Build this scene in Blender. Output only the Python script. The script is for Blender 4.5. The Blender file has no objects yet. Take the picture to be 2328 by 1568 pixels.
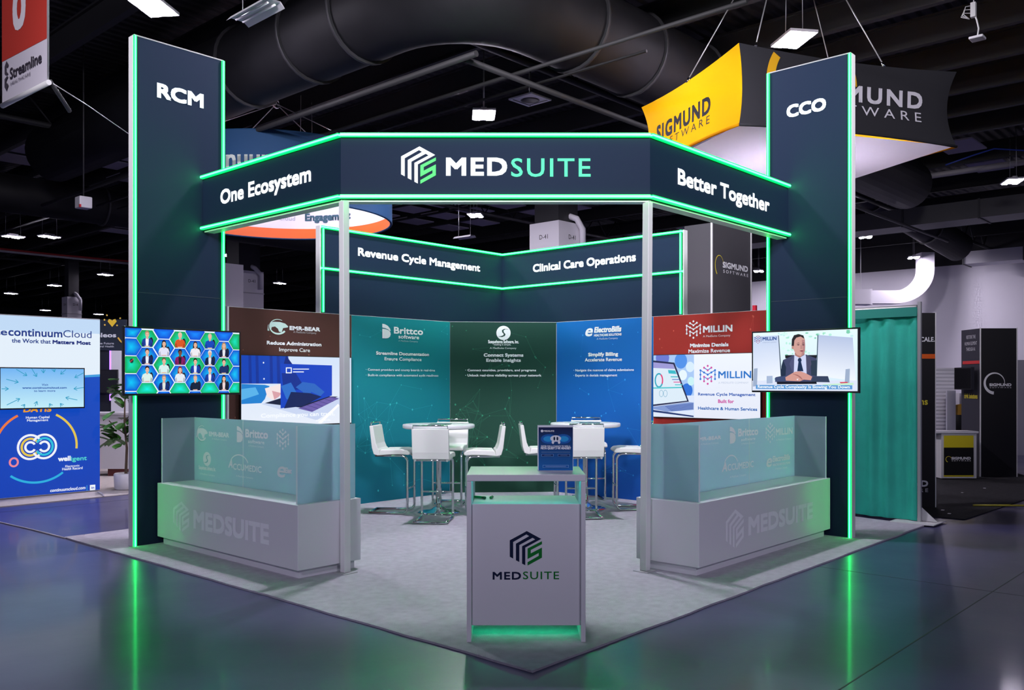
import bpy, bmesh, math, random
from mathutils import Vector, Matrix
SC = bpy.context.scene
COL = SC.collection
PI = math.pi
# ------------------------------------------------------------------ camera
F, CX, HY, EYE = 2018.0, 1164.0, 868.0, 1.57       # focal length in pixels, optical axis, horizon row, eye height
HEAD = math.radians(42.34)                          # the booth is turned this much from the view axis
CAM = Vector((-3.638, -3.167, EYE))
FWD = Vector((math.cos(HEAD), math.sin(HEAD), 0))
RGT = Vector((math.sin(HEAD), -math.cos(HEAD), 0))
UP = Vector((0, 0, 1))
CROT = HEAD - PI / 2                                # z rotation of things that stand square to the camera
cam_d = bpy.data.cameras.new('camera')
cam_d.sensor_width = 36.0
cam_d.lens = 36.0 * F / 2328.0
cam_d.shift_y = (HY - 784.0) / 2328.0
cam_d.clip_end = 300
cam = bpy.data.objects.new('camera', cam_d)
cam.location = CAM
cam.rotation_euler = (PI / 2, 0, CROT)
COL.objects.link(cam)
SC.camera = cam
# ------------------------------------------------------------------ world, exposure
wd = bpy.data.worlds.new('hall_air')
SC.world = wd
wd.use_nodes = True
bgn = wd.node_tree.nodes['Background']
bgn.inputs[0].default_value = (0.38, 0.37, 0.66, 1)
bgn.inputs[1].default_value = 0.45
vs = SC.view_settings
vs.view_transform = 'Standard'
vs.look = 'None'
vs.exposure = 0.0
vs.gamma = 1.0
vs.use_curve_mapping = False
cy = SC.cycles
cy.max_bounces = 6
cy.diffuse_bounces = 3
cy.glossy_bounces = 3
cy.transmission_bounces = 4
cy.transparent_max_bounces = 6
cy.caustics_reflective = False
cy.caustics_refractive = False
cy.sample_clamp_indirect = 4.0
cy.use_denoising = True
LAMP_TINT = (1.0, 0.91, 1.12)
# hall lamps: (x, y, watts); they hang at 7.2 m on the hall's 7.2 m grid, save the added ring light
LAMP_Z = 7.2
# added spots without fixtures, filling the booth front and the hanging signs
def spot(name, loc, target, watts, deg, blend, col=(1, 0.97, 1)):
    d = bpy.data.lights.new(name, 'SPOT')
    d.energy = watts
    d.spot_size = math.radians(deg)
    d.spot_blend = blend
    d.color = col
    d.shadow_soft_size = 0.9
    o = bpy.data.objects.new(name, d)
    o.location = loc
    o.rotation_euler = (Vector(target) - Vector(loc)).to_track_quat('-Z', 'Y').to_euler()
    COL.objects.link(o)
    return o
SPC = (1, .95, 1.04)
spot('fill_spot', (-10.5, -3.5, 7.2), (1.5, 3.6, 4.6), 5000, 29, 0.5, SPC)
spot('fill_spot', (-3.5, -10.5, 7.2), (3.6, 1.5, 4.6), 5000, 29, 0.5, SPC)
spot('fill_spot', (-10.5, -3.5, 7.2), (1.5, 3.6, 2.4), 1700, 40, 0.8, (.95, .90, 1.15))
spot('fill_spot', (-3.5, -10.5, 7.2), (3.6, 1.5, 2.4), 1700, 40, 0.8, (.95, .90, 1.15))
spot('fill_spot', (-3.0, -4.5, 7.4), (9.0, 3.2, 5.8), 4500, 44, 0.6, SPC)
spot('fill_spot', (-6.0, -1.0, 7.4), (1.5, 9.0, 5.2), 2200, 46, 0.6, SPC)
# ------------------------------------------------------------------ pixel -> place helpers
def ray(px, py):
    return FWD + RGT * ((px - CX) / F) + UP * ((HY - py) / F)
def D(d, px, py):
    return CAM + ray(px, py) * d
def Gd(px, py, z=0.0):
    r = ray(px, py)
    return CAM + r * ((z - EYE) / r.z)
def CW(lat, dep, z=0.0):
    return Vector((CAM.x, CAM.y, 0)) + RGT * lat + FWD * dep + UP * z
class Pl:
    """a vertical plane: point o, horizontal axis u (left to right as seen), outward normal n"""
    def __init__(s, o, u):
        s.o = Vector((o[0], o[1], 0)); s.u = Vector((u[0], u[1], 0)).normalized()
        s.n = Vector((s.u.y, -s.u.x, 0))
    def px(s, px, py):
        r = ray(px, py)
        t = (s.o - CAM).dot(s.n) / r.dot(s.n)
        p = CAM + r * t
        return ((p - s.o).dot(s.u), p.z)
    def w(s, a, b, off=0.0):
        return s.o + s.u * a + UP * b + s.n * off
# ------------------------------------------------------------------ colour + materials
def lin(c):
    return c / 12.92 if c <= 0.04045 else ((c + 0.055) / 1.055) ** 2.4
def hx(h):
    return tuple(lin(int(h[i:i + 2], 16) / 255) for i in (0, 2, 4))
MATS = {}
def mat(name, col=(0.5, 0.5, 0.5), rough=0.5, metal=0.0, emit=None, es=1.0, spec=0.5):
    if name in MATS: return MATS[name]
    m = bpy.data.materials.new(name)
    m.use_nodes = True
    b = m.node_tree.nodes['Principled BSDF']
    b.inputs['Base Color'].default_value = (*col, 1)
    b.inputs['Roughness'].default_value = rough
    b.inputs['Metallic'].default_value = metal
    b.inputs['Specular IOR Level'].default_value = spec
    if emit:
        b.inputs['Emission Color'].default_value = (*emit, 1)
        b.inputs['Emission Strength'].default_value = es
    MATS[name] = m
    return m
def noise_mat(name, c0, c1, scale, rough, bump=0.0, bscale=None, spec=0.5, det=6):
    m = mat(name, c0, rough, spec=spec)
    nt = m.node_tree; b = nt.nodes['Principled BSDF']
    tc = nt.nodes.new('ShaderNodeTexCoord')
    n = nt.nodes.new('ShaderNodeTexNoise'); n.inputs['Scale'].default_value = scale; n.inputs['Detail'].default_value = det
    nt.links.new(tc.outputs['Object'], n.inputs['Vector'])
    r = nt.nodes.new('ShaderNodeValToRGB')
    r.color_ramp.elements[0].color = (*c0, 1); r.color_ramp.elements[0].position = 0.3
    r.color_ramp.elements[1].color = (*c1, 1); r.color_ramp.elements[1].position = 0.7
    nt.links.new(n.outputs['Fac'], r.inputs['Fac']); nt.links.new(r.outputs['Color'], b.inputs['Base Color'])
    if bump:
        n2 = nt.nodes.new('ShaderNodeTexNoise'); n2.inputs['Scale'].default_value = bscale or scale * 4; n2.inputs['Detail'].default_value = 4
        nt.links.new(tc.outputs['Object'], n2.inputs['Vector'])
        bp = nt.nodes.new('ShaderNodeBump'); bp.inputs['Strength'].default_value = bump; bp.inputs['Distance'].default_value = 0.01
        nt.links.new(n2.outputs['Fac'], bp.inputs['Height']); nt.links.new(bp.outputs['Normal'], b.inputs['Normal'])
    return m
def attr_mat(name, emit=0.0, rough=0.6):
    m = mat(name, (0, 0, 0), rough, spec=0.3)
    nt = m.node_tree; b = nt.nodes['Principled BSDF']
    a = nt.nodes.new('ShaderNodeAttribute'); a.attribute_name = 'ink'
    if emit:
        b.inputs['Base Color'].default_value = (0.01, 0.01, 0.01, 1)
        nt.links.new(a.outputs['Color'], b.inputs['Emission Color']); b.inputs['Emission Strength'].default_value = emit
    else:
        nt.links.new(a.outputs['Color'], b.inputs['Base Color'])
    return m
PRINT = attr_mat('printed_fabric', 0, 0.75)
SCREEN = attr_mat('screen_glow', 1.02, 0.25)
BACKLIT = attr_mat('backlit_fabric', 1.3, 0.6)
LETTER = attr_mat('lit_letter_acrylic', 1.5, 0.4)
NAVY = mat('navy_fabric', hx('14243a'), 0.7, spec=0.18)
ALU = mat('brushed_aluminium', (0.62, 0.62, 0.62), 0.38, 0.6)
ALUW = mat('white_aluminium', (0.74, 0.74, 0.73), 0.4, 0.0)
CHROME = mat('chrome', (0.86, 0.86, 0.88), 0.06, 1.0)
WHITE = mat('white_laminate', (0.75, 0.74, 0.77), 0.35)
LEATHER = mat('white_leatherette', (0.82, 0.81, 0.78), 0.45)
BLACK = mat('black_plastic', (0.008, 0.008, 0.01), 0.35)
DARKMETAL = mat('black_painted_steel', (0.035, 0.035, 0.038), 0.55)
LEDC = mat('led_core', (0.1, 0.1, 0.1), 0.4, emit=(0.022, 1.0, 0.16), es=17.0)
LEDH = mat('led_core_bright', (0.1, 0.1, 0.1), 0.4, emit=(0.008, 1.0, 0.14), es=72.0)
LEDS = mat('led_diffuser', (0.05, 0.2, 0.08), 0.4, emit=(0.0, 1.0, 0.09), es=3.0)
TEALC = mat('teal_led_core', (0.1, 0.1, 0.1), 0.4, emit=(0.02, 0.95, 0.72), es=5.0)
def lens_mat(w):
    return mat('lamp_lens_%d' % w, (0.9, 0.9, 0.9), 0.3, emit=LAMP_TINT, es=max(w, 25) / 0.41)
# ------------------------------------------------------------------ mesh builder
class MB:
    def __init__(s):
        s.v = []; s.f = []; s.m = []; s.c = []; s.sm = []
    def face(s, pts, m=0, c=None, smooth=False):
        i = len(s.v); s.v += [Vector(p) for p in pts]
        s.f.append(list(range(i, i + len(pts)))); s.m.append(m); s.c.append(c); s.sm.append(smooth)
    def hexa(s, p, m=0, c=None):
        i = len(s.v); s.v += [Vector(q) for q in p]
        for f in ((0, 3, 2, 1), (4, 5, 6, 7), (0, 1, 5, 4), (1, 2, 6, 5), (2, 3, 7, 6), (3, 0, 4, 7)):
            s.f.append([i + k for k in f]); s.m.append(m); s.c.append(c); s.sm.append(False)
    def box(s, x0, x1, y0, y1, z0, z1, m=0, c=None):
        s.hexa([(x0, y0, z0), (x1, y0, z0), (x1, y1, z0), (x0, y1, z0), (x0, y0, z1), (x1, y0, z1), (x1, y1, z1), (x0, y1, z1)], m, c)
    def pbox(s, pl, a0, a1, b0, b1, d0, d1, m=0, c=None):
        """box on a plane: a along, b height, d out along the normal"""
        w = pl.w
        s.hexa([w(a0, b0, d1), w(a1, b0, d1), w(a1, b0, d0), w(a0, b0, d0), w(a0, b1, d1), w(a1, b1, d1), w(a1, b1, d0), w(a0, b1, d0)], m, c)
    def prism(s, poly, z0, z1, m=0, c=None):
        n = len(poly); i = len(s.v)
        s.v += [Vector((p[0], p[1], z0)) for p in poly] + [Vector((p[0], p[1], z1)) for p in poly]
        fs = [list(range(n))[::-1], list(range(n, 2 * n))] + [[k, (k + 1) % n, n + (k + 1) % n, n + k] for k in range(n)]
        for f in fs:
            s.f.append([i + k for k in f]); s.m.append(m); s.c.append(c); s.sm.append(False)
    def tube(s, pts, r, n=8, m=0, closed=False, caps=True, c=None, radii=None):
        pts = [Vector(p) for p in pts]; k = len(pts); i0 = len(s.v)
        for j, p in enumerate(pts):
            a = pts[(j - 1) % k] if (closed or j > 0) else p
            b = pts[(j + 1) % k] if (closed or j < k - 1) else p
            t = (b - a).normalized()
            ref = Vector((0, 0, 1)) if abs(t.z) < 0.9 else Vector((0, 1, 0))
            if j == 0: u = t.cross(ref).normalized()
            else:
                u = (u - t * u.dot(t))
                u = u.normalized() if u.length > 1e-6 else t.cross(ref).normalized()
            w = t.cross(u); rr = radii[j] if radii else r
            for q in range(n):
                an = 2 * PI * q / n
                s.v.append(p + (u * math.cos(an) + w * math.sin(an)) * rr)
        for j in range(k if closed else k - 1):
            for q in range(n):
                a = i0 + j * n + q; b = i0 + j * n + (q + 1) % n
                e = i0 + ((j + 1) % k) * n
                s.f.append([a, b, e + (q + 1) % n, e + q]); s.m.append(m); s.c.append(c); s.sm.append(True)
        if caps and not closed:
            s.f.append([i0 + q for q in range(n)][::-1]); s.m.append(m); s.c.append(c); s.sm.append(False)
            s.f.append([i0 + (k - 1) * n + q for q in range(n)]); s.m.append(m); s.c.append(c); s.sm.append(False)
    def lathe(s, prof, n=32, o=(0, 0, 0), m=0, smooth=True):
        o = Vector(o); i = len(s.v)
        for r, z in prof:
            for q in range(n):
                an = 2 * PI * q / n
                s.v.append(o + Vector((r * math.cos(an), r * math.sin(an), z)))
        for j in range(len(prof) - 1):
            for q in range(n):
                a = i + j * n + q; b = i + j * n + (q + 1) % n
                s.f.append([a, b, b + n, a + n]); s.m.append(m); s.c.append(None); s.sm.append(smooth)
        for j, flip in ((0, True), (len(prof) - 1, False)):
            if prof[j][0] > 1e-5:
                f = [i + j * n + q for q in range(n)]
                s.f.append(f[::-1] if flip else f); s.m.append(m); s.c.append(None); s.sm.append(False)
    def grid(s, fn, nu, nv, m=0, c=None, smooth=True, cfn=None):
        i = len(s.v)
        for a in range(nu + 1):
            for b in range(nv + 1): s.v.append(Vector(fn(a / nu, b / nv)))
        for a in range(nu):
            for b in range(nv):
                k = i + a * (nv + 1) + b
                s.f.append([k, k + nv + 1, k + nv + 2, k + 1]); s.m.append(m); s.sm.append(smooth)
                s.c.append(cfn((a + .5) / nu, (b + .5) / nv) if cfn else c)
    def build(s, name, mats, parent=None, local=False, bevel=0.0):
        if not isinstance(mats, (list, tuple)): mats = [mats]
        inv = None
        if parent is not None:
            inv = XF.get(parent.name)
        else:
            xs = [p.x for p in s.v]; ys = [p.y for p in s.v]; zs = [p.z for p in s.v]
            mtx = Matrix.Translation(((min(xs) + max(xs)) / 2, (min(ys) + max(ys)) / 2, min(zs)))
            inv = mtx.inverted()
        me = bpy.data.meshes.new(name)
        vv = s.v if (local or inv is None) else [inv @ p for p in s.v]
        me.from_pydata([tuple(p) for p in vv], [], s.f)
        for mm in mats: me.materials.append(mm)
        me.polygons.foreach_set('material_index', s.m)
        me.polygons.foreach_set('use_smooth', s.sm)
        if any(c is not None for c in s.c):
            at = me.color_attributes.new('ink', 'FLOAT_COLOR', 'CORNER')
            buf = []
            for f, c in zip(s.f, s.c):
                if c is None: c = (0, 0, 0)
                if isinstance(c[0], (tuple, list)):
                    for q in c: buf += [q[0], q[1], q[2], 1]
                else: buf += [c[0], c[1], c[2], 1] * len(f)
            at.data.foreach_set('color', buf)
        me.update()
        o = bpy.data.objects.new(name, me)
        COL.objects.link(o)
        if parent is not None:
            o.parent = parent
            XF[o.name] = XF.get(parent.name)
        elif not local:
            o.matrix_world = mtx; XF[o.name] = inv
        if bevel:
            md = o.modifiers.new('edge', 'BEVEL'); md.width = bevel; md.segments = 2; md.limit_method = 'ANGLE'
        return o
XF = {}
def tag(o, label, cat, group=None, kind=None):
    if label: o['label'] = label
    if cat: o['category'] = cat
    if group: o['group'] = group
    if kind: o['kind'] = kind
    return o
def thing(name, label, cat, loc=(0, 0, 0), rot=0.0, group=None):
    o = bpy.data.objects.new(name, None)
    o.empty_display_size = 0.1
    o.location = loc; o.rotation_euler = (0, 0, rot)
    COL.objects.link(o)
    XF[o.name] = (Matrix.Translation(loc) @ Matrix.Rotation(rot, 4, 'Z')).inverted()
    return tag(o, label, cat, group)
def struct(mb, name, mats):
    o = mb.build(name, mats); o['kind'] = 'structure'; return o
def dup(root, label, loc=None, rot=None):
    r = root.copy(); COL.objects.link(r)
    if loc is not None: r.location = loc
    if rot is not None: r.rotation_euler = (0, 0, rot)
    r['label'] = label
    def kids(src, dst):
        for ch in src.children:
            c = ch.copy(); COL.objects.link(c); c.parent = dst
            kids(ch, c)
    kids(root, r)
    return r
# ------------------------------------------------------------------ text outlines
TXT = {}
def glyphs(s, res=2, sp=1.0):
    k = (s, sp)
    if k in TXT: return TXT[k]
    cu = bpy.data.curves.new('glyphs', 'FONT'); cu.body = s; cu.fill_mode = 'FRONT'; cu.resolution_u = res; cu.space_character = sp
    ob = bpy.data.objects.new('glyphs', cu); COL.objects.link(ob)
    dg = bpy.context.evaluated_depsgraph_get()
    me = bpy.data.meshes.new_from_object(ob.evaluated_get(dg))
    v = [(q.co.x, q.co.y) for q in me.vertices]; f = [list(p.vertices) for p in me.polygons]
    bpy.data.objects.remove(ob); bpy.data.curves.remove(cu); bpy.data.meshes.remove(me)
    x0 = min(p[0] for p in v); x1 = max(p[0] for p in v)
    TXT[k] = ([(p[0] - x0, p[1]) for p in v], f, x1 - x0)
    return TXT[k]
CAPH = max(p[1] for p in glyphs('H')[0])
class Pic:
    """flat artwork on a plane, painted in layers, each a hair in front of the last"""
    def __init__(s, pl, off=0.0, eps=0.0006):
        s.pl = pl; s.off = off; s.eps = eps; s.k = 0; s.mb = MB(); s.cuts = []
    def up(s): s.k += 1; return s
    def poly(s, pts, c, same=False):
        if not same: s.k += 1
        d = s.off + s.k * s.eps
        s.mb.face([s.pl.w(a, b, d) for a, b in pts], 0, c)
    def rect(s, a0, b0, a1, b1, c, same=False): s.poly([(a0, b0), (a1, b0), (a1, b1), (a0, b1)], c, same)
    def grad(s, a0, b0, a1, b1, cb, ct, n=1):
        s.k += 1; d = s.off + s.k * s.eps
        s.mb.face([s.pl.w(a0, b0, d), s.pl.w(a1, b0, d), s.pl.w(a1, b1, d), s.pl.w(a0, b1, d)], 0, [cb, cb, ct, ct])
    def disc(s, a, b, ra, rb, c, n=20, same=False):
        s.poly([(a + ra * math.cos(2 * PI * i / n), b + rb * math.sin(2 * PI * i / n)) for i in range(n)], c, same)
    def fan(s, a, b, pts, cc, ce):
        """radial blend from cc in the middle to ce on the outline"""
        s.k += 1; d = s.off + s.k * s.eps
        for i in range(len(pts)):
            p, q = pts[i], pts[(i + 1) % len(pts)]
            s.mb.face([s.pl.w(a, b, d), s.pl.w(*p, d), s.pl.w(*q, d)], 0, [cc, ce, ce])
    def line(s, p, q, w, c, same=False):
        dx, dy = q[0] - p[0], q[1] - p[1]; L = math.hypot(dx, dy) or 1
        nx, ny = -dy / L * w / 2, dx / L * w / 2
        s.poly([(p[0] + nx, p[1] + ny), (q[0] + nx, q[1] + ny), (q[0] - nx, q[1] - ny), (p[0] - nx, p[1] - ny)], c, same)
    def pline(s, pts, w, c):
        s.k += 1
        for p, q in zip(pts, pts[1:]): s.line(p, q, w, c, True)
    def arc(s, a, b, ra, rb, t0, t1, w0, w1, c, n=28):
        """ring segment, angles in degrees, width from w0 to w1"""
        s.k += 1; d = s.off + s.k * s.eps
        for i in range(n):
            P = []
            for t, sgn in ((i, 1), (i + 1, 1), (i + 1, -1), (i, -1)):
                an = math.radians(t0 + (t1 - t0) * t / n); w = w0 + (w1 - w0) * t / n
                P.append((a + (ra + sgn * w / 2) * math.cos(an), b + (rb + sgn * w / 2) * math.sin(an)))
            s.mb.face([s.pl.w(x, y, d) for x, y in P], 0, c)
    def text(s, st, a, b, w, h, c, bold=0.0, slant=0.0, sp=1.0):
        v, f, tw = glyphs(st, 3 if len(st) < 30 else 2, sp)
        s.cuts.append(len(s.mb.f))
        sx, sy = (w - 2 * bold * h) / tw, h * (1 - 2 * bold) / CAPH
        s.k += 1
        offs = [(0, 0)] if bold == 0 else [(-1, -1), (1, -1), (1, 1), (-1, 1)] + ([(0, 0)] if bold > .05 else [])
        for j, (ox, oy) in enumerate(offs):
            d = s.off + (s.k + j * 0.12) * s.eps
            i = len(s.mb.v)
            for x, y in v:
                yy = y * sy + bold * h + oy * bold * h
                s.mb.v.append(s.pl.w(a + bold * h + x * sx + ox * bold * h + yy * slant, b + yy, d))
            for q in f:
                s.mb.f.append([i + k for k in q]); s.mb.m.append(0); s.mb.c.append(c); s.mb.sm.append(False)
    def tx(s, st, x0, yb0, x1, yb1, yt0, c, bold=0.0, slant=0.0, sp=1.0):
        a0, b0 = s.pl.px(x0, yb0); a1, b1 = s.pl.px(x1, yb1); _, bt = s.pl.px(x0, yt0)
        s.text(st, a0, (b0 + b1) / 2, a1 - a0, bt - b0, c, bold, slant, sp)
    def build(s, name, m, parent=None):
        if name != 'lettering' or len(s.cuts) < 2: return s.mb.build(name, m, parent)
        ends = [0] + s.cuts[1:] + [len(s.mb.f)]                 # every line of writing is a part of its own
        for i0, i1 in zip(ends, ends[1:]):
            q = MB(); idx = {}
            for k in range(i0, i1):
                f = []
                for v in s.mb.f[k]:
                    if v not in idx: idx[v] = len(q.v); q.v.append(s.mb.v[v])
                    f.append(idx[v])
                q.f.append(f); q.m.append(0); q.c.append(s.mb.c[k]); q.sm.append(False)
            o = q.build(name, m, parent)
        return o
W1 = (0.9, 0.92, 0.95)
# the folded hexagon emblem (bars of an M, and an S); x 545..832, y 183..490 in its own drawing
EMB_M = [[(545, 412), (575, 428), (575, 280), (693, 213), (697, 183), (545, 265)], [(693, 213), (697, 183), (826, 253), (772, 257), (748, 243), (718, 228)],
         [(600, 443), (630, 458), (630, 308), (748, 243), (718, 228), (600, 295)], [(655, 473), (683, 487), (683, 330), (826, 253), (772, 257), (655, 318)]]
EMB_S = [(704, 338), (832, 273), (832, 300), (732, 352), (732, 382), (832, 330), (832, 420), (704, 490), (704, 460), (804, 403), (804, 378), (704, 432)]
def emblem(p, a0, b0, a1, b1, cm, cs):
    fx = lambda q: (a0 + (q[0] - 545) / 287 * (a1 - a0), b1 - (q[1] - 183) / 307 * (b1 - b0))
    p.up()
    for q in EMB_M: p.poly([fx(t) for t in q], cm, True)
    p.poly([fx(t) for t in EMB_S], cs, True)
def emblem_px(p, x0, yt0, x1, yb1, cm, cs):
    a0, b1 = p.pl.px(x0, yt0); a1, b0 = p.pl.px(x1, yb1)
    emblem(p, a0, b0, a1, b1, cm, cs)
def molecule(p, a0, b0, a1, b1, ca, cb, cc=None):
    """beads on strings: rows of dots joined by thin lines"""
    cc = cc or ca
    fx = lambda x, y: (a0 + x * (a1 - a0), b1 - y * (b1 - b0))
    r = (a1 - a0) * 0.062
    dots = [(.5, .05, 1), (.27, .14, 1), (.73, .14, 1), (.5, .27, 1), (.04, .27, 0), (.96, .27, 0), (.27, .38, 0), (.73, .38, 0), (.5, .49, 0), (.04, .49, 0), (.96, .49, 0),
            (.04, .71, 0), (.96, .71, 0), (.27, .60, 1), (.73, .60, 1), (.5, .71, 1), (.27, .82, 1), (.73, .82, 1), (.5, .95, 1)]
    lines = [((.27, .14), (.5, .27)), ((.5, .27), (.73, .14)), ((.04, .27), (.5, .49)), ((.5, .49), (.96, .27)), ((.04, .27), (.04, .71)), ((.96, .27), (.96, .71)),
             ((.27, .60), (.5, .71)), ((.5, .71), (.73, .60)), ((.27, .60), (.27, .82)), ((.73, .60), (.73, .82))]
    p.up()
    for q, t in lines: p.line(fx(*q), fx(*t), r * .8, cb, True)
    p.up()
    for x, y, k in dots: p.disc(*fx(x, y), r, r, ca if k else cc, 10, True)
def molecule_px(p, x0, yt0, x1, yb1, ca, cb, cc=None):
    a0, b1 = p.pl.px(x0, yt0); a1, b0 = p.pl.px(x1, yb1)
    molecule(p, a0, b0, a1, b1, ca, cb, cc)
def bmark(p, x0, yt, x1, yb, c):
    """two stacked half petals, like a B"""
    a0, b1 = p.pl.px(x0, yt); a1, b0 = p.pl.px(x1, yb); w = a1 - a0; h = b1 - b0
    f = lambda x, y: (a0 + x * w, b0 + y * h)
    p.poly([f(0, 1), f(.3, .98), f(.65, .88), f(.92, .70), f(1, .55), f(.9, .52), f(.72, .62), f(.4, .70), f(0, .74)], c)
    p.poly([f(0, .66), f(.4, .64), f(.75, .57), f(.95, .46), f(1, .30), f(.92, .14), f(.7, .03), f(.4, 0), f(0, 0)], c)
def smark(p, cx, cy, rx, ry, c, bgc):
    a, b = p.pl.px(cx, cy); a1, _ = p.pl.px(cx + rx, cy); _, b1 = p.pl.px(cx, cy - ry); w = a1 - a; h = b1 - b
    p.disc(a, b, w, h, c, 28)
    f = lambda x, y: (a + x * w, b + y * h)
    p.poly([f(.75, .48), f(.3, .52), f(.0, .36), f(.05, .08), f(.28, -.18), f(.2, -.42), f(-.2, -.58), f(-.8, -.52), f(-.3, -.44), f(.0, -.3), f(.02, -.12), f(-.2, .1), f(-.22, .4), f(.1, .56), f(.5, .56)], bgc)
def bearmark(p, x0, yt, x1, yb, c, bgc):
    a0, b1 = p.pl.px(x0, yt); a1, b0 = p.pl.px(x1, yb); w = a1 - a0; h = b1 - b0
    f = lambda x, y: (a0 + x * w, b0 + y * h)
    p.poly([f(.0, .22), f(.02, .55), f(.1, .72), f(.3, .8), f(.6, .8), f(.85, .72), f(1, .55), f(.98, .48), f(.75, .42), f(.68, .15), f(.55, .18), f(.5, .36), f(.36, .5), f(.2, .45), f(.16, .2)], c)
    p.arc(*f(.47, .48), w * .40, h * .48, 70, 300, w * .035, w * .1, bgc, 24)
    p.arc(*f(.5, .5), w * .40, h * .46, 60, 325, w * .02, w * .085, c, 30)
def net(p, a0, b0, a1, b1, seed, n, c, c2, keep=None, r=0.014, link=0.36):
    """scattered glowing dots joined by hairlines"""
    rnd = random.Random(seed); P = []
    while len(P) < n:
        q = (rnd.uniform(a0 + .03, a1 - .03), rnd.uniform(b0 + .03, b1 - .03))
        if keep is None or keep(*q): P.append(q)
    p.up()
    for i, q in enumerate(P):
        for t in P[i + 1:]:
            if math.hypot(q[0] - t[0], q[1] - t[1]) < link and rnd.random() < .55: p.line(q, t, .0042, c2, True)
    p.up()
    for q in P:
        k = r * rnd.choice((.5, .6, .8, 1.0)); p.disc(*q, k * .8, k, c, 8, True)
# ================================================================== the hall
m = MB(); m.face([(-30, -30, 0), (60, -30, 0), (60, 90, 0), (-30, 90, 0)])
FLOORM = noise_mat('polished_concrete', (0.050, 0.049, 0.130), (0.078, 0.074, 0.175), 0.55, 0.13, spec=0.5)
_nt = FLOORM.node_tree; _b = _nt.nodes['Principled BSDF']
_tc = _nt.nodes.new('ShaderNodeTexCoord'); _n = _nt.nodes.new('ShaderNodeTexNoise'); _n.inputs['Scale'].default_value = 1.7; _n.inputs['Detail'].default_value = 5
_r = _nt.nodes.new('ShaderNodeMapRange'); _r.inputs['To Min'].default_value = 0.26; _r.inputs['To Max'].default_value = 0.40
_nt.links.new(_tc.outputs['Object'], _n.inputs['Vector']); _nt.links.new(_n.outputs['Fac'], _r.inputs['Value']); _nt.links.new(_r.outputs['Result'], _b.inputs['Roughness'])
_b.inputs['Coat Weight'].default_value = 0.22; _b.inputs['Coat Roughness'].default_value = 0.09; _b.inputs['Coat IOR'].default_value = 1.4
_n2 = _nt.nodes.new('ShaderNodeTexNoise'); _n2.inputs['Scale'].default_value = 9; _bp = _nt.nodes.new('ShaderNodeBump'); _bp.inputs['Strength'].default_value = 0.035; _bp.inputs['Distance'].default_value = 0.02
_nt.links.new(_tc.outputs['Object'], _n2.inputs['Vector']); _nt.links.new(_n2.outputs['Fac'], _bp.inputs['Height']); _nt.links.new(_bp.outputs['Normal'], _b.inputs['Normal'])
floor = struct(m, 'floor', FLOORM)
# saw cuts in the slab
m = MB()
for x in (-2.4, 3.7, 9.8, 15.9): m.box(x - .004, x + .004, -12, 60, 0.0004, 0.0012)
for y in (-5.2, -1.35, 8.6, 14.6): m.box(-20, 45, y - .004, y + .004, 0.0004, 0.0012)
m.build('floor_joint', mat('joint_filler', (0.07, 0.07, 0.08), 0.6), floor)
CZ = 8.7
m = MB(); m.face([(-30, -30, CZ), (-30, 90, CZ), (60, 90, CZ), (60, -30, CZ)])
DECK = mat('black_steel_deck', (0.007, 0.007, 0.008), 0.6)
nt = DECK.node_tree; tc = nt.nodes.new('ShaderNodeTexCoord'); wv = nt.nodes.new('ShaderNodeTexWave'); wv.inputs['Scale'].default_value = 1.2; wv.bands_direction = 'Y'
bp = nt.nodes.new('ShaderNodeBump'); bp.inputs['Strength'].default_value = 0.8; bp.inputs['Distance'].default_value = 0.08
nt.links.new(tc.outputs['Object'], wv.inputs['Vector']); nt.links.new(wv.outputs['Fac'], bp.inputs['Height']); nt.links.new(bp.outputs['Normal'], nt.nodes['Principled BSDF'].inputs['Normal'])
ceil = struct(m, 'ceiling', DECK)
JOIST = mat('dark_steel_joist', (0.019, 0.019, 0.020), 0.65)
for x in [3.3, 5.15, 6.9, 8.6, 10.2, 12.4, 14.2, 15.9, 17.7, 19.5, 21.3, 24.7, 28.3, 32, 35.6, 39.2]:
    m = MB(); m.box(x - .07, x + .07, -6, 80, 8.0, 8.04); m.box(x - .012, x + .012, -6, 80, 8.04, 8.5); m.box(x - .07, x + .07, -6, 80, 8.5, 8.54)
    m.build('joist', JOIST, ceil)
GIRD = mat('dark_girder', (0.02, 0.02, 0.022), 0.65)
for y in [-1.5, 8.2, 19.5, 30.5, 45.5]:
    m = MB()
    m.tube([(-20, y, 7.75), (42, y, 7.75)], .07, 6); m.tube([(-20, y, 8.6), (42, y, 8.6)], .07, 6)
    k = -20.0
    while k < 41.5:
        m.tube([(k, y, 8.6), (k + .75, y, 7.75), (k + 1.5, y, 8.6)], .028, 5); k += 1.5
    m.build('girder', GIRD, ceil)
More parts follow.
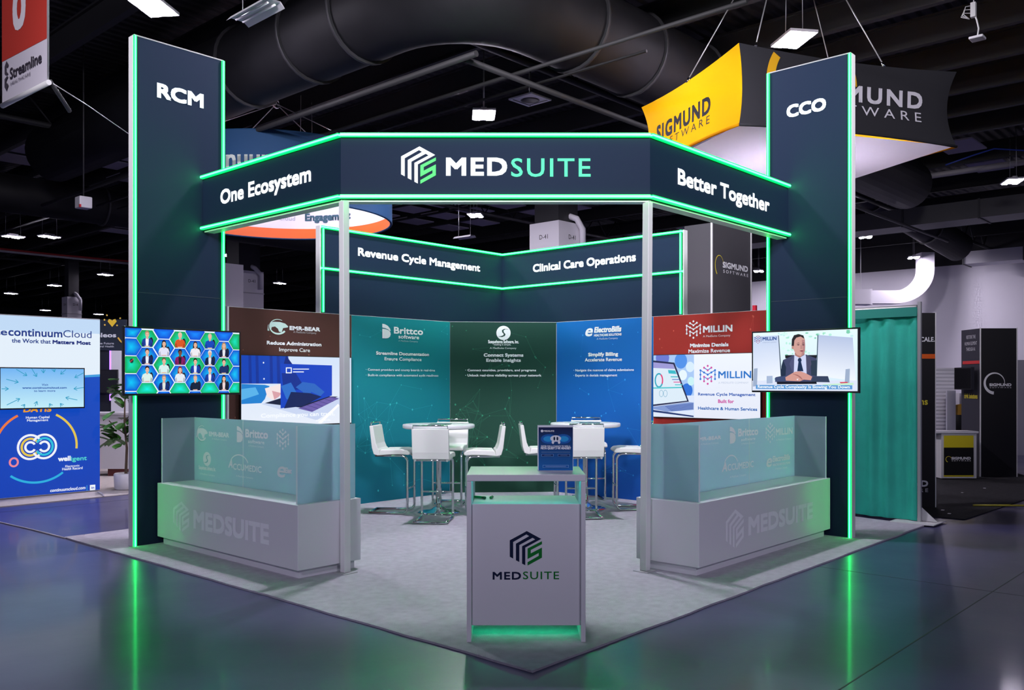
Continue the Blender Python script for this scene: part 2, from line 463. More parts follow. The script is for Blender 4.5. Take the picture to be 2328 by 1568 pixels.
# pale slabs between the joists: lamplight on deck bays put into their grey
LIT_BAY = mat('lit_bay_grey', (0.55, 0.52, 0.56), 0.8)
rnd = random.Random(5)
for (xs, ys) in (((5.9, 7.6, 9.3), (17.4, 18.6, 21.0, 22.3, 23.6, 25)), ((13.2, 15, 16.8), (27.5, 29, 32.2, 33.7, 35.2)), ((18.4, 20.2, 22.2), (17.5, 19, 20.6, 22.2, 24)), ((22.8, 25.8, 28.5), (-1.5, .2, 2.0, 4.2)), ((29.5, 32.5, 35.5), (16.5, 19, 21.5, 24))):
    for x in xs:
        for y in ys:
            if rnd.random() < .12: continue
            m = MB(); m.box(x - .72, x + .72, y - .5, y + .5, 8.06, 8.1); m.build('lit_deck_bay', LIT_BAY, ceil)
WALLM = noise_mat('white_painted_wall', (0.70, 0.68, 0.72), (0.76, 0.74, 0.78), 0.3, 0.6)
m = MB(); m.box(42, 42.3, -30, 90, 0, 7.15); struct(m, 'wall_right', WALLM)
m = MB(); m.box(42, 42.3, -30, 90, 7.15, CZ); struct(m, 'trim_1', mat('black_wall_paint', (0.012, 0.012, 0.013), 0.7))
m = MB(); m.box(-30, 42, 89.7, 90, 0, CZ); struct(m, 'wall_far', mat('far_dark_wall', (0.02, 0.02, 0.026), 0.7))
# ------------------------------------------------------------------ high-bay lamps
def fixture(x, y, label, watts, yaw):
    t = thing('high_bay_lamp', label, 'ceiling lamp', (x, y, LAMP_Z), yaw, 'high-bay lamps on the hall grid')
    m = MB(); m.box(-.36, .36, -.24, .24, .03, .075); m.box(-.18, .18, -.06, .06, .075, .15)
    h = m.build('housing', WHITE, t, True)
    for sx, sy in ((-1, -1), (1, -1), (-1, 1), (1, 1)):
        m = MB(); m.box(sx * .19 - .125, sx * .19 + .125, sy * .135 - .065, sy * .135 + .065, .012, .03); m.build('lens', lens_mat(watts), h, True)
    for sx in (-.3, .3):
        m = MB(); m.tube([(sx, 0, .075), (sx * .9, 0, CZ - LAMP_Z)], .007, 5); m.build('hanging_wire', ALU, t, True)
    return t
LAMPS = [(2.61, 9.87, 'lit high-bay lamp above and behind the left tower with a bare housing corner', 260, .6),
         (9.885, 9.966, 'lit high-bay lamp hanging just above the middle of the main sign band', 230, .8),
         (10.37, 3.282, 'glaring high-bay lamp at the top edge of the black hanging box sign', 230, .9),
         (24.43, 3.26, 'lit high-bay lamp at the right edge of the photo under the ceiling', 26, .5),
         (8.85, 34.55, 'lit high-bay lamp far left, first of two level with the tower header', 60, .2),
         (9.81, 33.5, 'lit high-bay lamp far left, beside the first and nearer the tower', 60, .2),
         (16.55, 44.3, 'small lit high-bay lamp left of the tower below the bright pipe', 25, .3),
         (16.79, 51.79, 'small lit high-bay lamp above the white pillar at far left', 25, .3),
         (16.75, 58.8, 'tiny lit high-bay lamp at the far left edge above the backlit wall', 25, .3),
         (23.36, 71.3, 'tiny lit high-bay lamp just left of the far left white pillar', 25, .3),
         (27.95, 72.4, 'tiny lit high-bay lamp right of the far left white pillar', 25, .3),
         (17.85, 18.1, 'lit high-bay lamp seen beneath the middle of the main sign band', 150, .6),
         (17.12, 33.0, 'lit high-bay lamp just right of the left tower above a white pillar', 60, .4),
         (25.04, 41.0, 'small lit high-bay lamp beside the pillar behind the brown panel', 25, .4),
         (31.26, 9.96, 'lit high-bay lamp beside the right tower above the white duct', 320, .4),
         (38.6, 10.55, 'lit high-bay lamp right over the white duct elbow', 200, .4),
         (38.45, 18.1, 'small lit high-bay lamp beyond the grey branded tower', 320, .4),
         (3.5, 3.9, 'lit high-bay lamp straight above the booth', 290, .4),
         (8.35, 14.2, 'added fill lamp in the middle of the blue ring sign, lighting its inside', 120, .5)]  # added lamp, unseen behind the sign band, brightens the ring's white inside
_proto = {}
for x, y, lb, w, yaw in LAMPS:
    if w == 120: fixture(x, y, lb, w, yaw).location.z = 6.62; continue
    if w not in _proto: _proto[w] = fixture(x, y, lb, w, yaw)
    else: dup(_proto[w], lb, (x, y, LAMP_Z), yaw)
# idle fluorescent strip lights
def strip_light(p, q, label):
    t = thing('strip_light', label, 'ceiling lamp', p)
    u = (Vector(q) - Vector(p)); L = u.length; u.normalize(); n = Vector((-u.y, u.x, 0))
    P = Vector(p)
    m = MB()
    prof = [(-.16, 0), (-.1, .07), (.1, .07), (.16, 0), (.09, .05), (-.09, .05)]
    for a, b in zip(prof, prof[1:] + prof[:1]):
        m.face([P + n * a[0] + UP * a[1], P + u * L + n * a[0] + UP * a[1], P + u * L + n * b[0] + UP * b[1], P + n * b[0] + UP * b[1]])
    m.build('reflector', WHITE, t)
    for s in (-.05, .05):
        m = MB(); m.tube([P + n * s + u * .05 + UP * .03, P + n * s + u * (L - .05) + UP * .03], .014, 8); m.build('tube', mat('unlit_tube', (.8, .8, .82), .3), t)
    for k in (.15, .85):
        m = MB(); m.tube([P + u * L * k + UP * .07, P + u * L * k + UP * (CZ - P.z)], .006, 5); m.build('hanging_wire', ALU, t)
a = D(11.6, 540, 55); b = D(11.0, 622, 35)
strip_light((a.x, a.y, a.z), (b.x, b.y, a.z), 'unlit white strip light with two tubes hanging above the left tower')
a = D(30, 1037, 544); b = D(29.5, 1075, 540); strip_light((a.x, a.y, a.z), (b.x, b.y, a.z), 'pale unlit strip light beyond the Revenue Cycle sign')
# ceiling speaker grille plate
c = D(17.5, 1205, 228)
t = thing('ceiling_speaker', 'square white ceiling plate with a round black grille', 'ceiling speaker', c)
m = MB()
m.box(c.x - .3, c.x + .3, c.y - .3, c.y + .3, c.z, c.z + .03); m.build('plate', WHITE, t)
m = MB(); m.lathe([(0, -.012), (.15, -.012), (.19, .0)], 28, c); m.build('grille', BLACK, t)
m = MB(); m.box(c.x - .26, c.x + .26, c.y + .2, c.y + .23, c.z - .006, c.z + .001); m.box(c.x + .2, c.x + .23, c.y - .26, c.y + .2, c.z - .006, c.z + .001); m.build('slot', BLACK, t)
m = MB(); m.tube([(c.x, c.y, c.z + .03), (c.x, c.y, CZ)], .02, 6); m.build('drop_rod', DARKMETAL, t)
# wireless access point on a cable drop
c = D(13.5, 2222, 87)
t = thing('access_point', 'white flat access point hanging under a cable bundle, upper right', 'access point', c)
m = MB(); m.box(c.x - .1, c.x + .1, c.y - .1, c.y + .1, c.z - .02, c.z + .02); m.build('body', WHITE, t, bevel=.012)
m = MB(); m.tube([c + UP * .02, c + UP * .15 + RGT * .02, c + UP * .28 - RGT * .01, c + UP * .38 - RGT * .05], .012, 6); m.build('cable', ALUW, t)
c2 = c + UP * .42 - RGT * .06
m = MB(); m.box(c2.x - .035, c2.x + .035, c2.y - .035, c2.y + .035, c2.z - .1, c2.z + .12); m.build('junction_box', ALUW, t)
m = MB()
for k in range(3):
    m.tube([c2 + UP * (.08 - k * .06), c2 - RGT * (.12 + .02 * k) + UP * (.06 - k * .05), c2 - RGT * (.15 + .02 * k) - UP * (.06 + k * .02), c2 - RGT * .06 - UP * .13], .006, 5)
m.tube([c2 + UP * .12, c2 + UP * .3 + RGT * .02, Vector((c2.x, c2.y, CZ))], .008, 5); m.build('wire', ALUW, t)
# ------------------------------------------------------------------ ducts and pipes
DUCT = noise_mat('black_duct_skin', (0.008, 0.008, 0.0095), (0.013, 0.013, 0.015), 1.5, 0.6, spec=.3)
def duct(name, label, path, r, rings, mt=DUCT, n=28):
    t = thing(name, label, 'duct', (path[0][0], path[0][1], path[0][2] - r))
    m = MB(); m.tube(path, r, n); m.build('barrel', mt, t)
    for p, q in rings:
        p = Vector(p); q = Vector(q)
        m = MB(); m.tube([p, p + (q - p).normalized() * .06], r + .045, n); m.build('flange', DARKMETAL, t)
    return t
zc = 7.47; R_ = 0.72
elb = [(5.35 + 1.6 - 1.6 * math.sin(a), 6.0 + 1.6 - 1.6 * math.cos(a), zc) for a in [k * PI / 2 / 8 for k in range(9)]]
path = [(24, 6.0, zc), (12, 6.0, zc)] + [(p[0], p[1], p[2]) for p in elb] + [(5.35, 16, zc), (5.35, 21, zc)]
duct('round_duct', 'big black round duct bending at the top middle of the photo', path, R_,
     [((7.9, 6, zc), (8, 6, zc)), ((9.6, 6, zc), (9.7, 6, zc)), ((11.6, 6, zc), (11.7, 6, zc)), ((14.5, 6, zc), (14.6, 6, zc)), ((5.35, 8.2, zc), (5.35, 8.3, zc)), ((5.35, 9.6, zc), (5.35, 9.7, zc)), ((5.35, 11.6, zc), (5.35, 11.7, zc)), ((5.35, 14.2, zc), (5.35, 14.3, zc))])
p0 = D(34, 1985, 445); p1 = D(37, 2180, 562)
duct('round_duct', 'dark round duct running down towards the white wall at right', [p0 - (p1 - p0) * .6, p0, p0 * .5 + p1 * .5, p1], .6,
     [(p0, p1), (p0 + (p1 - p0) * .3, p1), (p0 + (p1 - p0) * .62, p1)])
a = Vector((-6, 24.5, 6.95)); duct('round_duct', 'long dark round duct crossing behind the left tower at far left', [a, (12, 24.5, 6.95), (30, 24.5, 6.95)], .55, [((3, 24.5, 6.95), (4, 24.5, 6.95)), ((8, 24.5, 6.95), (9, 24.5, 6.95))])
def pipe(name, label, cat, pts, r, mt, n=8):
    m = MB(); m.tube(pts, r, n); return tag(m.build(name, mt), label, cat)
GREYP = mat('grey_pipe', (0.020, 0.020, 0.021), 0.65)
pipe('conduit', 'grey conduit running above the sign band to the hanging box sign', 'pipe', [(7.25, 2.5, 6.66), (7.25, 23, 6.66)], .035, GREYP)
pipe('conduit', 'thin dark conduit below the first, above the main sign band', 'pipe', [(7.85, 4.5, 6.66), (7.85, 23, 6.66)], .025, GREYP)
pipe('sprinkler_pipe', 'dark pipe under the left arm of the big black duct', 'pipe', [(5.95, 6.3, 6.55), (5.95, 23.5, 6.55)], .05, GREYP)
pipe('sprinkler_pipe', 'dark pipe sloping down right under the right arm of the black duct', 'pipe', [(6.0, 6.6, 6.55), (30, 6.6, 6.55)], .05, GREYP)
pipe('conduit', 'bright pipe running level behind the left tower at far left', 'pipe', [(2, 43.6, 7.85), (21.8, 43.6, 7.85)], .06, mat('bright_pipe', (.8, .76, .76), .3))
pipe('cable', 'red cable sagging across the dark ceiling at far left', 'cable', [(2 + k * 2.2, 41.5, 7.9 - .25 * math.sin(k * .32)) for k in range(11)], .05, mat('red_cable', (.5, .03, .03), .5))
pipe('conduit', 'paired grey conduit rising right towards the left tower', 'pipe', [(8.97, 20, 7.62), (8.97, 40, 7.62)], .05, GREYP)
pipe('conduit', 'long pale beam edge at right below the hanging box sign', 'pipe', [(25.1, 0, 7.88), (25.1, 14, 7.88)], .09, mat('pale_beam', (.42, .40, .42), .5))
pipe('cable', 'blue cable drooping between ceiling beams at right', 'cable', [D(24, 2150, 375), D(24, 2215, 352), D(24, 2260, 338), D(24, 2328, 342), D(24, 2400, 335)], .02, mat('blue_cable', (.02, .05, .35), .5))
c = D(18.5, 190, 461)
t = thing('exit_beacon', 'small white ceiling box with a red corner, left of the left tower', 'ceiling box', c)
m = MB(); m.box(c.x - .13, c.x + .13, c.y - .13, c.y + .13, c.z - .12, c.z + .12); m.build('body', WHITE, t, bevel=.02)
m = MB(); m.box(c.x - .135, c.x - .1, c.y - .136, c.y - .1, c.z - .12, c.z - .06); m.build('indicator', mat('red_plastic', (.6, .02, .03), .4), t)
m = MB(); m.tube([c + UP * .12, (c.x, c.y, CZ)], .015, 6); m.build('drop_rod', DARKMETAL, t)
# rectangular dark ducts hanging at right
def rect_duct(p, q, w, h, label, mt):
    P = Vector(p); Q = Vector(q); u = (Q - P); u.z = 0; L = u.length; u.normalize(); n = Vector((-u.y, u.x, 0))
    t = thing('square_duct', label, 'duct', (P.x, P.y, P.z - h / 2))
    m = MB(); m.hexa([P - n * w / 2 - UP * h / 2, P + u * L - n * w / 2 - UP * h / 2, P + u * L + n * w / 2 - UP * h / 2, P + n * w / 2 - UP * h / 2,
                      P - n * w / 2 + UP * h / 2, P + u * L - n * w / 2 + UP * h / 2, P + u * L + n * w / 2 + UP * h / 2, P + n * w / 2 + UP * h / 2]); m.build('casing', mt, t)
    k = .6
    while k < L:
        m = MB(); A = P + u * k; w2, h2 = w / 2 + .03, h / 2 + .03
        m.hexa([A - n * w2 - UP * h2, A + u * .06 - n * w2 - UP * h2, A + u * .06 + n * w2 - UP * h2, A + n * w2 - UP * h2, A - n * w2 + UP * h2, A + u * .06 - n * w2 + UP * h2, A + u * .06 + n * w2 + UP * h2, A + n * w2 + UP * h2])
        m.build('seam', DARKMETAL, t); k += 2.4
rect_duct((28.5, 2, 7.2), (28.5, 14, 7.2), 1.3, .6, 'dark square duct hanging across the upper right ceiling', mat('dark_duct', (.06, .06, .065), .5))
rect_duct((39.8, -4, 7.1), (39.8, 8.6, 7.1), 1.2, .55, 'pale square duct along the top of the white wall', mat('pale_duct', (.55, .54, .56), .5))
# white duct elbow on the white wall
def wduct():
    t = thing('white_duct', 'white square duct elbow coming down and turning along the white wall', 'duct', D(41.3, 2090, 690))
    pts = []
    dz = 41.3
    top = D(dz, 2103, 590); cen = D(dz, 2030, 614)
    r = 73 / F * dz
    pts.append(top + UP * .3)
    for k in range(13):
        a = -k * PI / 2 / 12
        pts.append(cen + RGT * (r * math.cos(a)) + UP * (r * math.sin(a) * .85))
    pts.append(pts[-1] - RGT * 1.1)
    w, h = .30, .30
    m = MB()
    fr = []
    for j, p in enumerate(pts):
        a = pts[max(0, j - 1)]; b = pts[min(len(pts) - 1, j + 1)]
        tg = (b - a).normalized(); s = FWD; o = tg.cross(s).normalized()
        fr.append([p + s * w + o * h, p + s * w - o * h, p - s * w - o * h, p - s * w + o * h])
    for A, B in zip(fr, fr[1:]):
        for k in range(4): m.face([A[k], A[(k + 1) % 4], B[(k + 1) % 4], B[k]])
    m.build('elbow', WALLM, t)
    p = pts[-1]
    m = MB(); q = p - RGT * .06
    m.hexa([q - RGT * .08 + FWD * s1 * .36 + UP * s2 * .36 + RGT * s3 for (s1, s2, s3) in ((-1, -1, 0), (-1, -1, .14), (1, -1, .14), (1, -1, 0), (-1, 1, 0), (-1, 1, .14), (1, 1, .14), (1, 1, 0))]); m.build('flange', WALLM, t)
    m = MB(); q = p - RGT * .1
    m.hexa([q + RGT * s3 + FWD * s1 * .45 + UP * s2 * .34 for (s1, s2, s3) in ((-1, -1, -.95), (-1, -1, 0), (1, -1, 0), (1, -1, -.95), (-1, 1, -.95), (-1, 1, 0), (1, 1, 0), (1, 1, -.95))]); m.build('fan_box', WALLM, t)
    for k in (.3, .7):
        m = MB(); m.tube([q - RGT * k + UP * .34, (q.x - RGT.x * k, q.y - RGT.y * k, CZ)], .02, 5); m.build('hanger_rod', ALUW, t)
wduct()
# concrete pillars
PIL = mat('white_pillar_paint', (0.84, 0.81, 0.86), 0.6)
def pillar(dep, px, z1, w, label, txt=None):
    c = D(dep, px, HY); t = thing('pillar', label, 'pillar', (c.x, c.y, 0))
    m = MB(); m.box(c.x, c.x + w, c.y, c.y + w, 0, z1); m.build('shaft', PIL, t)
    m = MB(); m.box(c.x - .02, c.x + w + .02, c.y - .02, c.y + w + .02, z1 - .9, z1 - .86); m.build('band', mat('pillar_band', (.5, .48, .52), .6), t)
    m = MB(); m.tube([(c.x + w * .85, c.y - .12, z1 - .7), (c.x + w * .85, c.y - .12, z1 - .15), (c.x + w * .6, c.y - .12, z1 + .1), (c.x + w * .6, c.y + .4, z1 + .3)], .09, 8); m.build('drain_pipe', PIL, t)
    if txt:
        p = Pic(Pl((c.x, c.y), (0, -1)), .003, .002); p.text(txt, -.75 * w + .1, z1 - .46, .30, .12, (.02, .02, .02)); p.build('lettering', PRINT, t)
        p = Pic(Pl((c.x, c.y), (1, 0)), .003, .002); p.text(txt, .4 * w, z1 - .46, .30, .12, (.02, .02, .02)); p.build('lettering', PRINT, t)
    m = MB(); m.box(c.x + .1, c.x + w - .1, c.y + .1, c.y + w - .1, z1, CZ); m.build('dark_head', DARKMETAL, t)
pillar(24, 1270.5, 5.95, 1.05, 'white square pillar marked D-41 rising behind the back sign corner', 'D-41')
pillar(35, 541, 6.0, 1.15, 'white square pillar above the brown panel right of the left tower', 'D-41')
pillar(46, 153, 6.0, .72, 'white pillar at far left behind the backlit wall', 'D-41')
# ================================================================== the booth
CARPET = noise_mat('white_shag_carpet', (0.50, 0.48, 0.54), (0.60, 0.575, 0.64), 14, 0.95, 0.9, 160, spec=0.1)
m = MB()
rnd = random.Random(3)
poly = []
for (p, q) in (((-.02, -.02), (6.5, .02)), ((6.5, .02), (6.75, 1.6)), ((6.75, 1.6), (6.3, 6.3)), ((6.3, 6.3), (-.08, 6.16)), ((-.08, 6.16), (-.02, -.02))):
    for k in range(24):
        t = k / 24; j = rnd.uniform(-.008, .008)
        poly.append((p[0] + (q[0] - p[0]) * t + j, p[1] + (q[1] - p[1]) * t + j))
m.prism(poly, 0.001, 0.014)
tag(m.build('booth_carpet', CARPET), 'square of white shag carpet laid under the whole booth', 'carpet')
CT = 0.014
def led(pl, a0, b0, a1, b1, parent, off=0.0, w=.010, side=.010, core=None):
    hi = .034 if core else .020
    """LED strip on plane pl running from (a0,b0) to (a1,b1): bright core between two glowing edges"""
    m = MB()
    dx, dy = a1 - a0, b1 - b0; L = math.hypot(dx, dy); ux, uy = dx / L, dy / L; nx, ny = -uy, ux
    def bar(s0, s1, d, mi):
        P = []
        for d_ in (d, off):
            for (t, s) in ((0, s0), (L, s0), (L, s1), (0, s1)):
                P.append(pl.w(a0 + ux * t + nx * s, b0 + uy * t + ny * s, d_))
        m.hexa(P, mi)
    bar(-w / 2, w / 2, off + hi, 0)
    bar(-w / 2 - side, -w / 2, off + hi - .003, 1); bar(w / 2, w / 2 + side, off + hi - .003, 1)
    return m.build('led_strip', [core or LEDC, LEDS], parent)
TH = 4.85
# ------------------------------------------------------------------ towers
def tower(pl, a0, a1, label, seam):
    """pl: plane of the face, a0..a1 its width"""
    base = pl.w((a0 + a1) / 2, 0, -.04); t = thing('sign_tower', label, 'sign tower', (base.x, base.y, CT))
    m = MB(); m.pbox(pl, a0 + .012, a1 - .012, CT, TH, -.08, 0); fb = m.build('fabric_body', NAVY, t)
    for e0, e1 in ((a0, a0 + .012), (a1 - .012, a1)):
        m = MB(); m.pbox(pl, e0, e1, CT, TH, -.085, .003); m.build('edge_profile', ALUW, t)
    m = MB(); m.pbox(pl, a0 + .012, a1 - .012, TH, TH + .012, -.085, .003); m.build('top_profile', ALU, t)
    m = MB(); m.pbox(pl, a0 + .05, a1 - .05, 2.42, 2.424, 0, .002); m.build('fabric_seam', mat('seam_grey', (.05, .06, .08), .6), t)
    for s in (a0 + .018, a1 - .018): led(pl, s, CT, s, TH, t)
    return fb
PTL = Pl((0, 5.138), (1, 0)); TWL = tower(PTL, .15, 1.10, 'tall navy sign tower at left edged in green light reading RCM', 0)
PTR = Pl((5.19, 0), (0, -1)); TWR = tower(PTR, -1.20, -.29, 'tall navy sign tower at right edged in green light reading CCO', 0)
p = Pic(PTL, .004); p.tx('RCM', 356.5, 222, 462.5, 246, 188.5, (.85, .95, 1), .06); p.build('lettering', LETTER, TWL)
p = Pic(PTR, .004); p.tx('CCO', 1788.5, 266, 1878.5, 253, 237.5, (.85, .95, 1), .06); p.build('lettering', LETTER, TWR)
# ------------------------------------------------------------------ sign band across the front
HB, HT = 3.085, 3.635
A = (.85, 2.845); B = (2.582, .95)
PHL = Pl(A, (0, -1)); PHF = Pl(A, (B[0] - A[0], B[1] - A[1])); PHR = Pl(B, (1, 0))
LF = math.hypot(B[0] - A[0], B[1] - A[1])
SB = thing('sign_band', 'navy overhead sign band in three faces edged with green light, on two white posts', 'sign', (1.7, 1.9, HB))
m = MB(); m.prism([A, (.90 + .075, 2.90), (.975, 5.112), (.85, 5.112)], HB, HT); sp1 = m.build('side_panel', NAVY, SB)
m = MB(); m.prism([A, B, (2.634, 1.075), (.975, 2.90)], HB, HT); fp = m.build('front_panel', NAVY, SB)
m = MB(); m.prism([B, (5.165, .95), (5.165, 1.075), (2.634, 1.075)], HB, HT); sp2 = m.build('side_panel', NAVY, SB)
for pl, a0, a1 in ((PHL, -2.262, 0), (PHF, 0, LF), (PHR, 0, 2.578)):
    led(pl, a0, HT - .02, a1, HT - .02, SB, core=LEDH); led(pl, a0, HB + .02, a1, HB + .02, SB, core=LEDH)
m = MB(); m.prism([(.86, 2.84), (.965, 2.895), (.965, 5.1), (.86, 5.1)], HB - .018, HB - .001); m.prism([(.87, 2.84), (2.586, .965), (2.63, 1.065), (.965, 2.895)], HB - .018, HB - .001); m.prism([(2.59, .96), (5.15, .96), (5.15, 1.065), (2.634, 1.065)], HB - .018, HB - .001)
m.build('soffit_profile', ALUW, SB)
p = Pic(PHL, .004); p.tx('One Ecosystem', 502, 465, 708, 412.5, 432, (.9, .97, 1), .045); p.build('lettering', LETTER, sp1)
p = Pic(PHR, .004); p.tx('Better Together', 1540, 422, 1748.6, 480, 385, (.9, .97, 1), .045); p.build('lettering', LETTER, sp2)
p = Pic(PHF, .004); p.tx('MED', 1014, 399.3, 1153, 400, 358, (.9, .97, 1), .05, 0, 1.14); p.tx('SUITE', 1162, 401, 1342.6, 402.5, 359.5, (.06, .80, .40), .012, 0, 1.14); p.build('lettering', LETTER, fp)
p = Pic(PHF, .004); emblem_px(p, 912, 333, 991, 418, (.9, .97, 1), (.03, .62, .12)); p.build('emblem', LETTER, fp)
def post(x, y, tx_, ty_, label):
    t = thing('support_post', label, 'post', (x, y, CT))
    r = .031; ang = math.atan2(B[1] - A[1], B[0] - A[0])
    m = MB()
    def ring(cx, cy, z):
        return [(cx + math.cos(ang * 0 + k * PI / 2 + PI / 4) * r * 1.414, cy + math.sin(k * PI / 2 + PI / 4) * r * 1.414, z) for k in range(4)]
    lo = ring(x, y, CT + .006); hi = ring(tx_, ty_, HB - .018)
    m.hexa(lo + hi); m.build('extrusion', ALUW, t, bevel=.004)
    f = (2.42 - CT) / (HB - CT)
    xx, yy = x + (tx_ - x) * f, y + (ty_ - y) * f
    m = MB(); m.hexa([(a * 1.0 + (a - xx) * .02, b + (b - yy) * .02, c) for a, b, c in ring(xx, yy, 2.3)] + [(a + (a - xx) * .02, b + (b - yy) * .02, c) for a, b, c in ring(xx, yy, 2.303)]); m.build('joint', mat('joint_grey', (.35, .35, .36), .5), t)
    m = MB(); m.box(x - .07, x + .07, y - .07, y + .07, CT, CT + .006); m.build('foot_plate', ALU, t)
post(.80, 2.715, .86, 2.815, 'white square post under the left bend of the sign band')
post(2.50, .945, 2.60, .985, 'white square post under the right bend of the sign band')
# ------------------------------------------------------------------ back sign above the back walls
XB, YB = 6.096, 5.9
PBL = Pl((0, YB), (1, 0)); PBR = Pl((XB, 0), (0, -1))
BZ0, BZ1 = 2.40, 3.49
BS = thing('back_sign', 'V shaped navy sign edged in green light high behind the tables', 'sign', (5.6, 5.4, BZ0))
xl = PBL.px(729, 600)[0]; yr = PBR.px(1553, 600)[0]
m = MB(); m.box(xl, XB + .08, YB, YB + .08, BZ0, BZ1); bl = m.build('left_panel', NAVY, BS)
m = MB(); m.box(XB, XB + .08, -yr, YB, BZ0, BZ1); br = m.build('right_panel', NAVY, BS)
m = MB(); m.box(xl - .012, xl, YB - .004, YB + .085, BZ0, BZ1); m.build('edge_profile', ALUW, BS)
m = MB(); m.box(XB - .004, XB + .085, -yr - .012, -yr, BZ0, BZ1); m.build('edge_profile', ALUW, BS)
for z in (BZ1 - .02, 2.965):
    led(PBL, xl, z, XB - .01, z, BS, core=LEDH); led(PBR, -YB + .01, z, yr, z, BS, core=LEDH)
led(PBL, xl + .03, BZ0 + .03, xl + .03, BZ1, BS); led(PBR, yr - .03, BZ0 + .03, yr - .03, BZ1, BS)
p = Pic(PBL, .004); p.tx('Revenue Cycle Management', 813.4, 583, 1091, 616, 564, (.9, .97, 1), .05); p.build('lettering', LETTER, bl)
p = Pic(PBR, .004); p.tx('Clinical Care Operations', 1212, 617.5, 1446, 595, 599.5, (.9, .97, 1), .05); p.build('lettering', LETTER, br)
# ------------------------------------------------------------------ lower back walls: five fabric panels
PL_ = Pl((0, 5.86), (1, 0)); PR_ = Pl((6.06, 0), (0, -1))
WZ = 2.415
x_a = PL_.px(520, 800)[0]; x_b = PL_.px(799, 800)[0]; x_c = PL_.px(1023, 800)[0]
y_c = PR_.px(1265, 800)[0]; y_b = PR_.px(1485.5, 800)[0]; y_a = PR_.px(1757, 800)[0]
PD_ = Pl((x_c, 5.86), (6.06 - x_c, -y_c - 5.86)); LD = math.hypot(6.06 - x_c, -y_c - 5.86)
def wallpanel(pl, a0, a1, label, top, bot, dotc, linec, seed, n=42, keep=None):
    c = pl.w((a0 + a1) / 2, CT); t = thing('wall_panel', label, 'wall panel', c, group=None)
    m = MB(); m.pbox(pl, a0 + .001, a1 - .001, CT, WZ, -.05, -.002); m.build('frame', ALUW, t)
    p = Pic(pl, -.001); p.grad(a0 + .002, CT + .005, a1 - .002, WZ - .004, bot, top)
    net(p, a0, CT + .1, a1, WZ - .03, seed, n, dotc, linec, keep); return p.build('graphic', PRINT, t)
KT = lambda a, b: b > 2.2 or b < 1.5 or random.Random(int(a * 997 + b * 7919)).random() < .35
T_EMR = wallpanel(PL_, x_a, x_b, 'brown wall panel headed Reduce Administration, behind the left counter', hx('4e2f28'), hx('4a2b22'), hx('8a5a48'), hx('5e3c32'), 11)
T_BRI = wallpanel(PL_, x_b, x_c, 'teal wall panel headed Streamline Documentation', hx('0b8286'), hx('066678'), hx('35b3b4'), hx('1d8c93'), 12, 52, KT)
T_SUS = wallpanel(PD_, 0, LD, 'dark green wall panel headed Connect Systems, across the back corner', hx('123f33'), hx('12402f'), hx('2f8a66'), hx('215c46'), 13, 52, KT)
T_ELE = wallpanel(PR_, y_c, y_b, 'blue wall panel headed Simplify Billing', hx('0a68b4'), hx('06489a'), hx('2f95d8'), hx('1870b8'), 14, 46, KT)
T_MIL = wallpanel(PR_, y_b, y_a, 'red wall panel headed Minimize Denials, behind the right counter', hx('a52f26'), hx('98251f'), hx('d0604e'), hx('b8443a'), 15)
m = MB(); m.box(x_a - .02, x_a, 5.855, 5.99, CT, WZ); m.build('end_profile', ALUW, T_EMR.parent)
INK = (.88, .92, .9)
p = Pic(PL_, .001); bearmark(p, 608, 723, 655, 761, (.62, .85, .74), hx('4a2b22')); p.build('logo', PRINT, T_EMR)
p = Pic(PL_, .001)
p.tx('EMR-BEAR', 658, 751, 727.6, 752.5, 741.5, INK, .07); p.tx('A MedSuite Company', 666.6, 757.2, 719, 758, 753, (.5, .5, .48))
p.tx('Reduce Administration', 606.3, 783.5, 730.3, 786.5, 775, INK, .06); p.tx('Improve Care', 634.4, 798.4, 704.3, 800, 790, (.78, .84, .8), .02)
p.build('lettering', PRINT, T_EMR)
p = Pic(PL_, .001); bmark(p, 869, 735.7, 888, 769.5, INK); p.build('logo', PRINT, T_BRI)
p = Pic(PL_, .001)
p.tx('Brittco', 895.5, 758.3, 961.5, 761, 743, INK, .04); p.tx('software', 905.6, 769.6, 952.5, 770.4, 761, INK, .03); p.tx('A MedSuite Company', 905.6, 776.4, 949.7, 777.5, 773, (.4, .6, .6))
p.tx('Streamline Documentation', 854.7, 806.6, 974.8, 808.6, 799, INK, .05); p.tx('Ensure Compliance', 873.9, 819.3, 957.8, 820, 812, INK, .02)
p.tx('\u00b7 Connect providers and county boards in real-time', 831.5, 842.4, 988.3, 844, 837, (.7, .82, .82), .02); p.tx('\u00b7 Built-in compliance with automated audit readiness', 831.5, 854.7, 995.9, 856, 849.4, (.7, .82, .82), .02)
p.build('lettering', PRINT, T_BRI)
p = Pic(PD_, .001); smark(p, 1144.7, 756.6, 16.2, 16.2, INK, hx('123f33')); p.build('logo', PRINT, T_SUS)
p = Pic(PD_, .001)
p.tx('Susquehanna Software, Inc.', 1109.7, 780.2, 1179.5, 780.2, 772.7, INK, .05); p.tx('making it simple.', 1123, 784.8, 1162, 784.8, 781.3, INK, .02); p.tx('A MedSuite Company', 1113.6, 793, 1174, 793, 789, (.65, .72, .68), .02)
p.tx('Connect Systems', 1099.6, 810.7, 1189.8, 810.7, 803, INK, .06); p.tx('Enable Insights', 1105.4, 822.3, 1184, 822.3, 814.8, INK, .05)
p.tx('\u00b7 Connect counties, providers, and programs', 1058, 843.8, 1218.8, 843.8, 838.6, INK, .05); p.tx('\u00b7 Unlock real-time visibility across your network', 1058, 855.6, 1230.6, 855.6, 850.2, INK, .05)
p.build('lettering', PRINT, T_SUS)
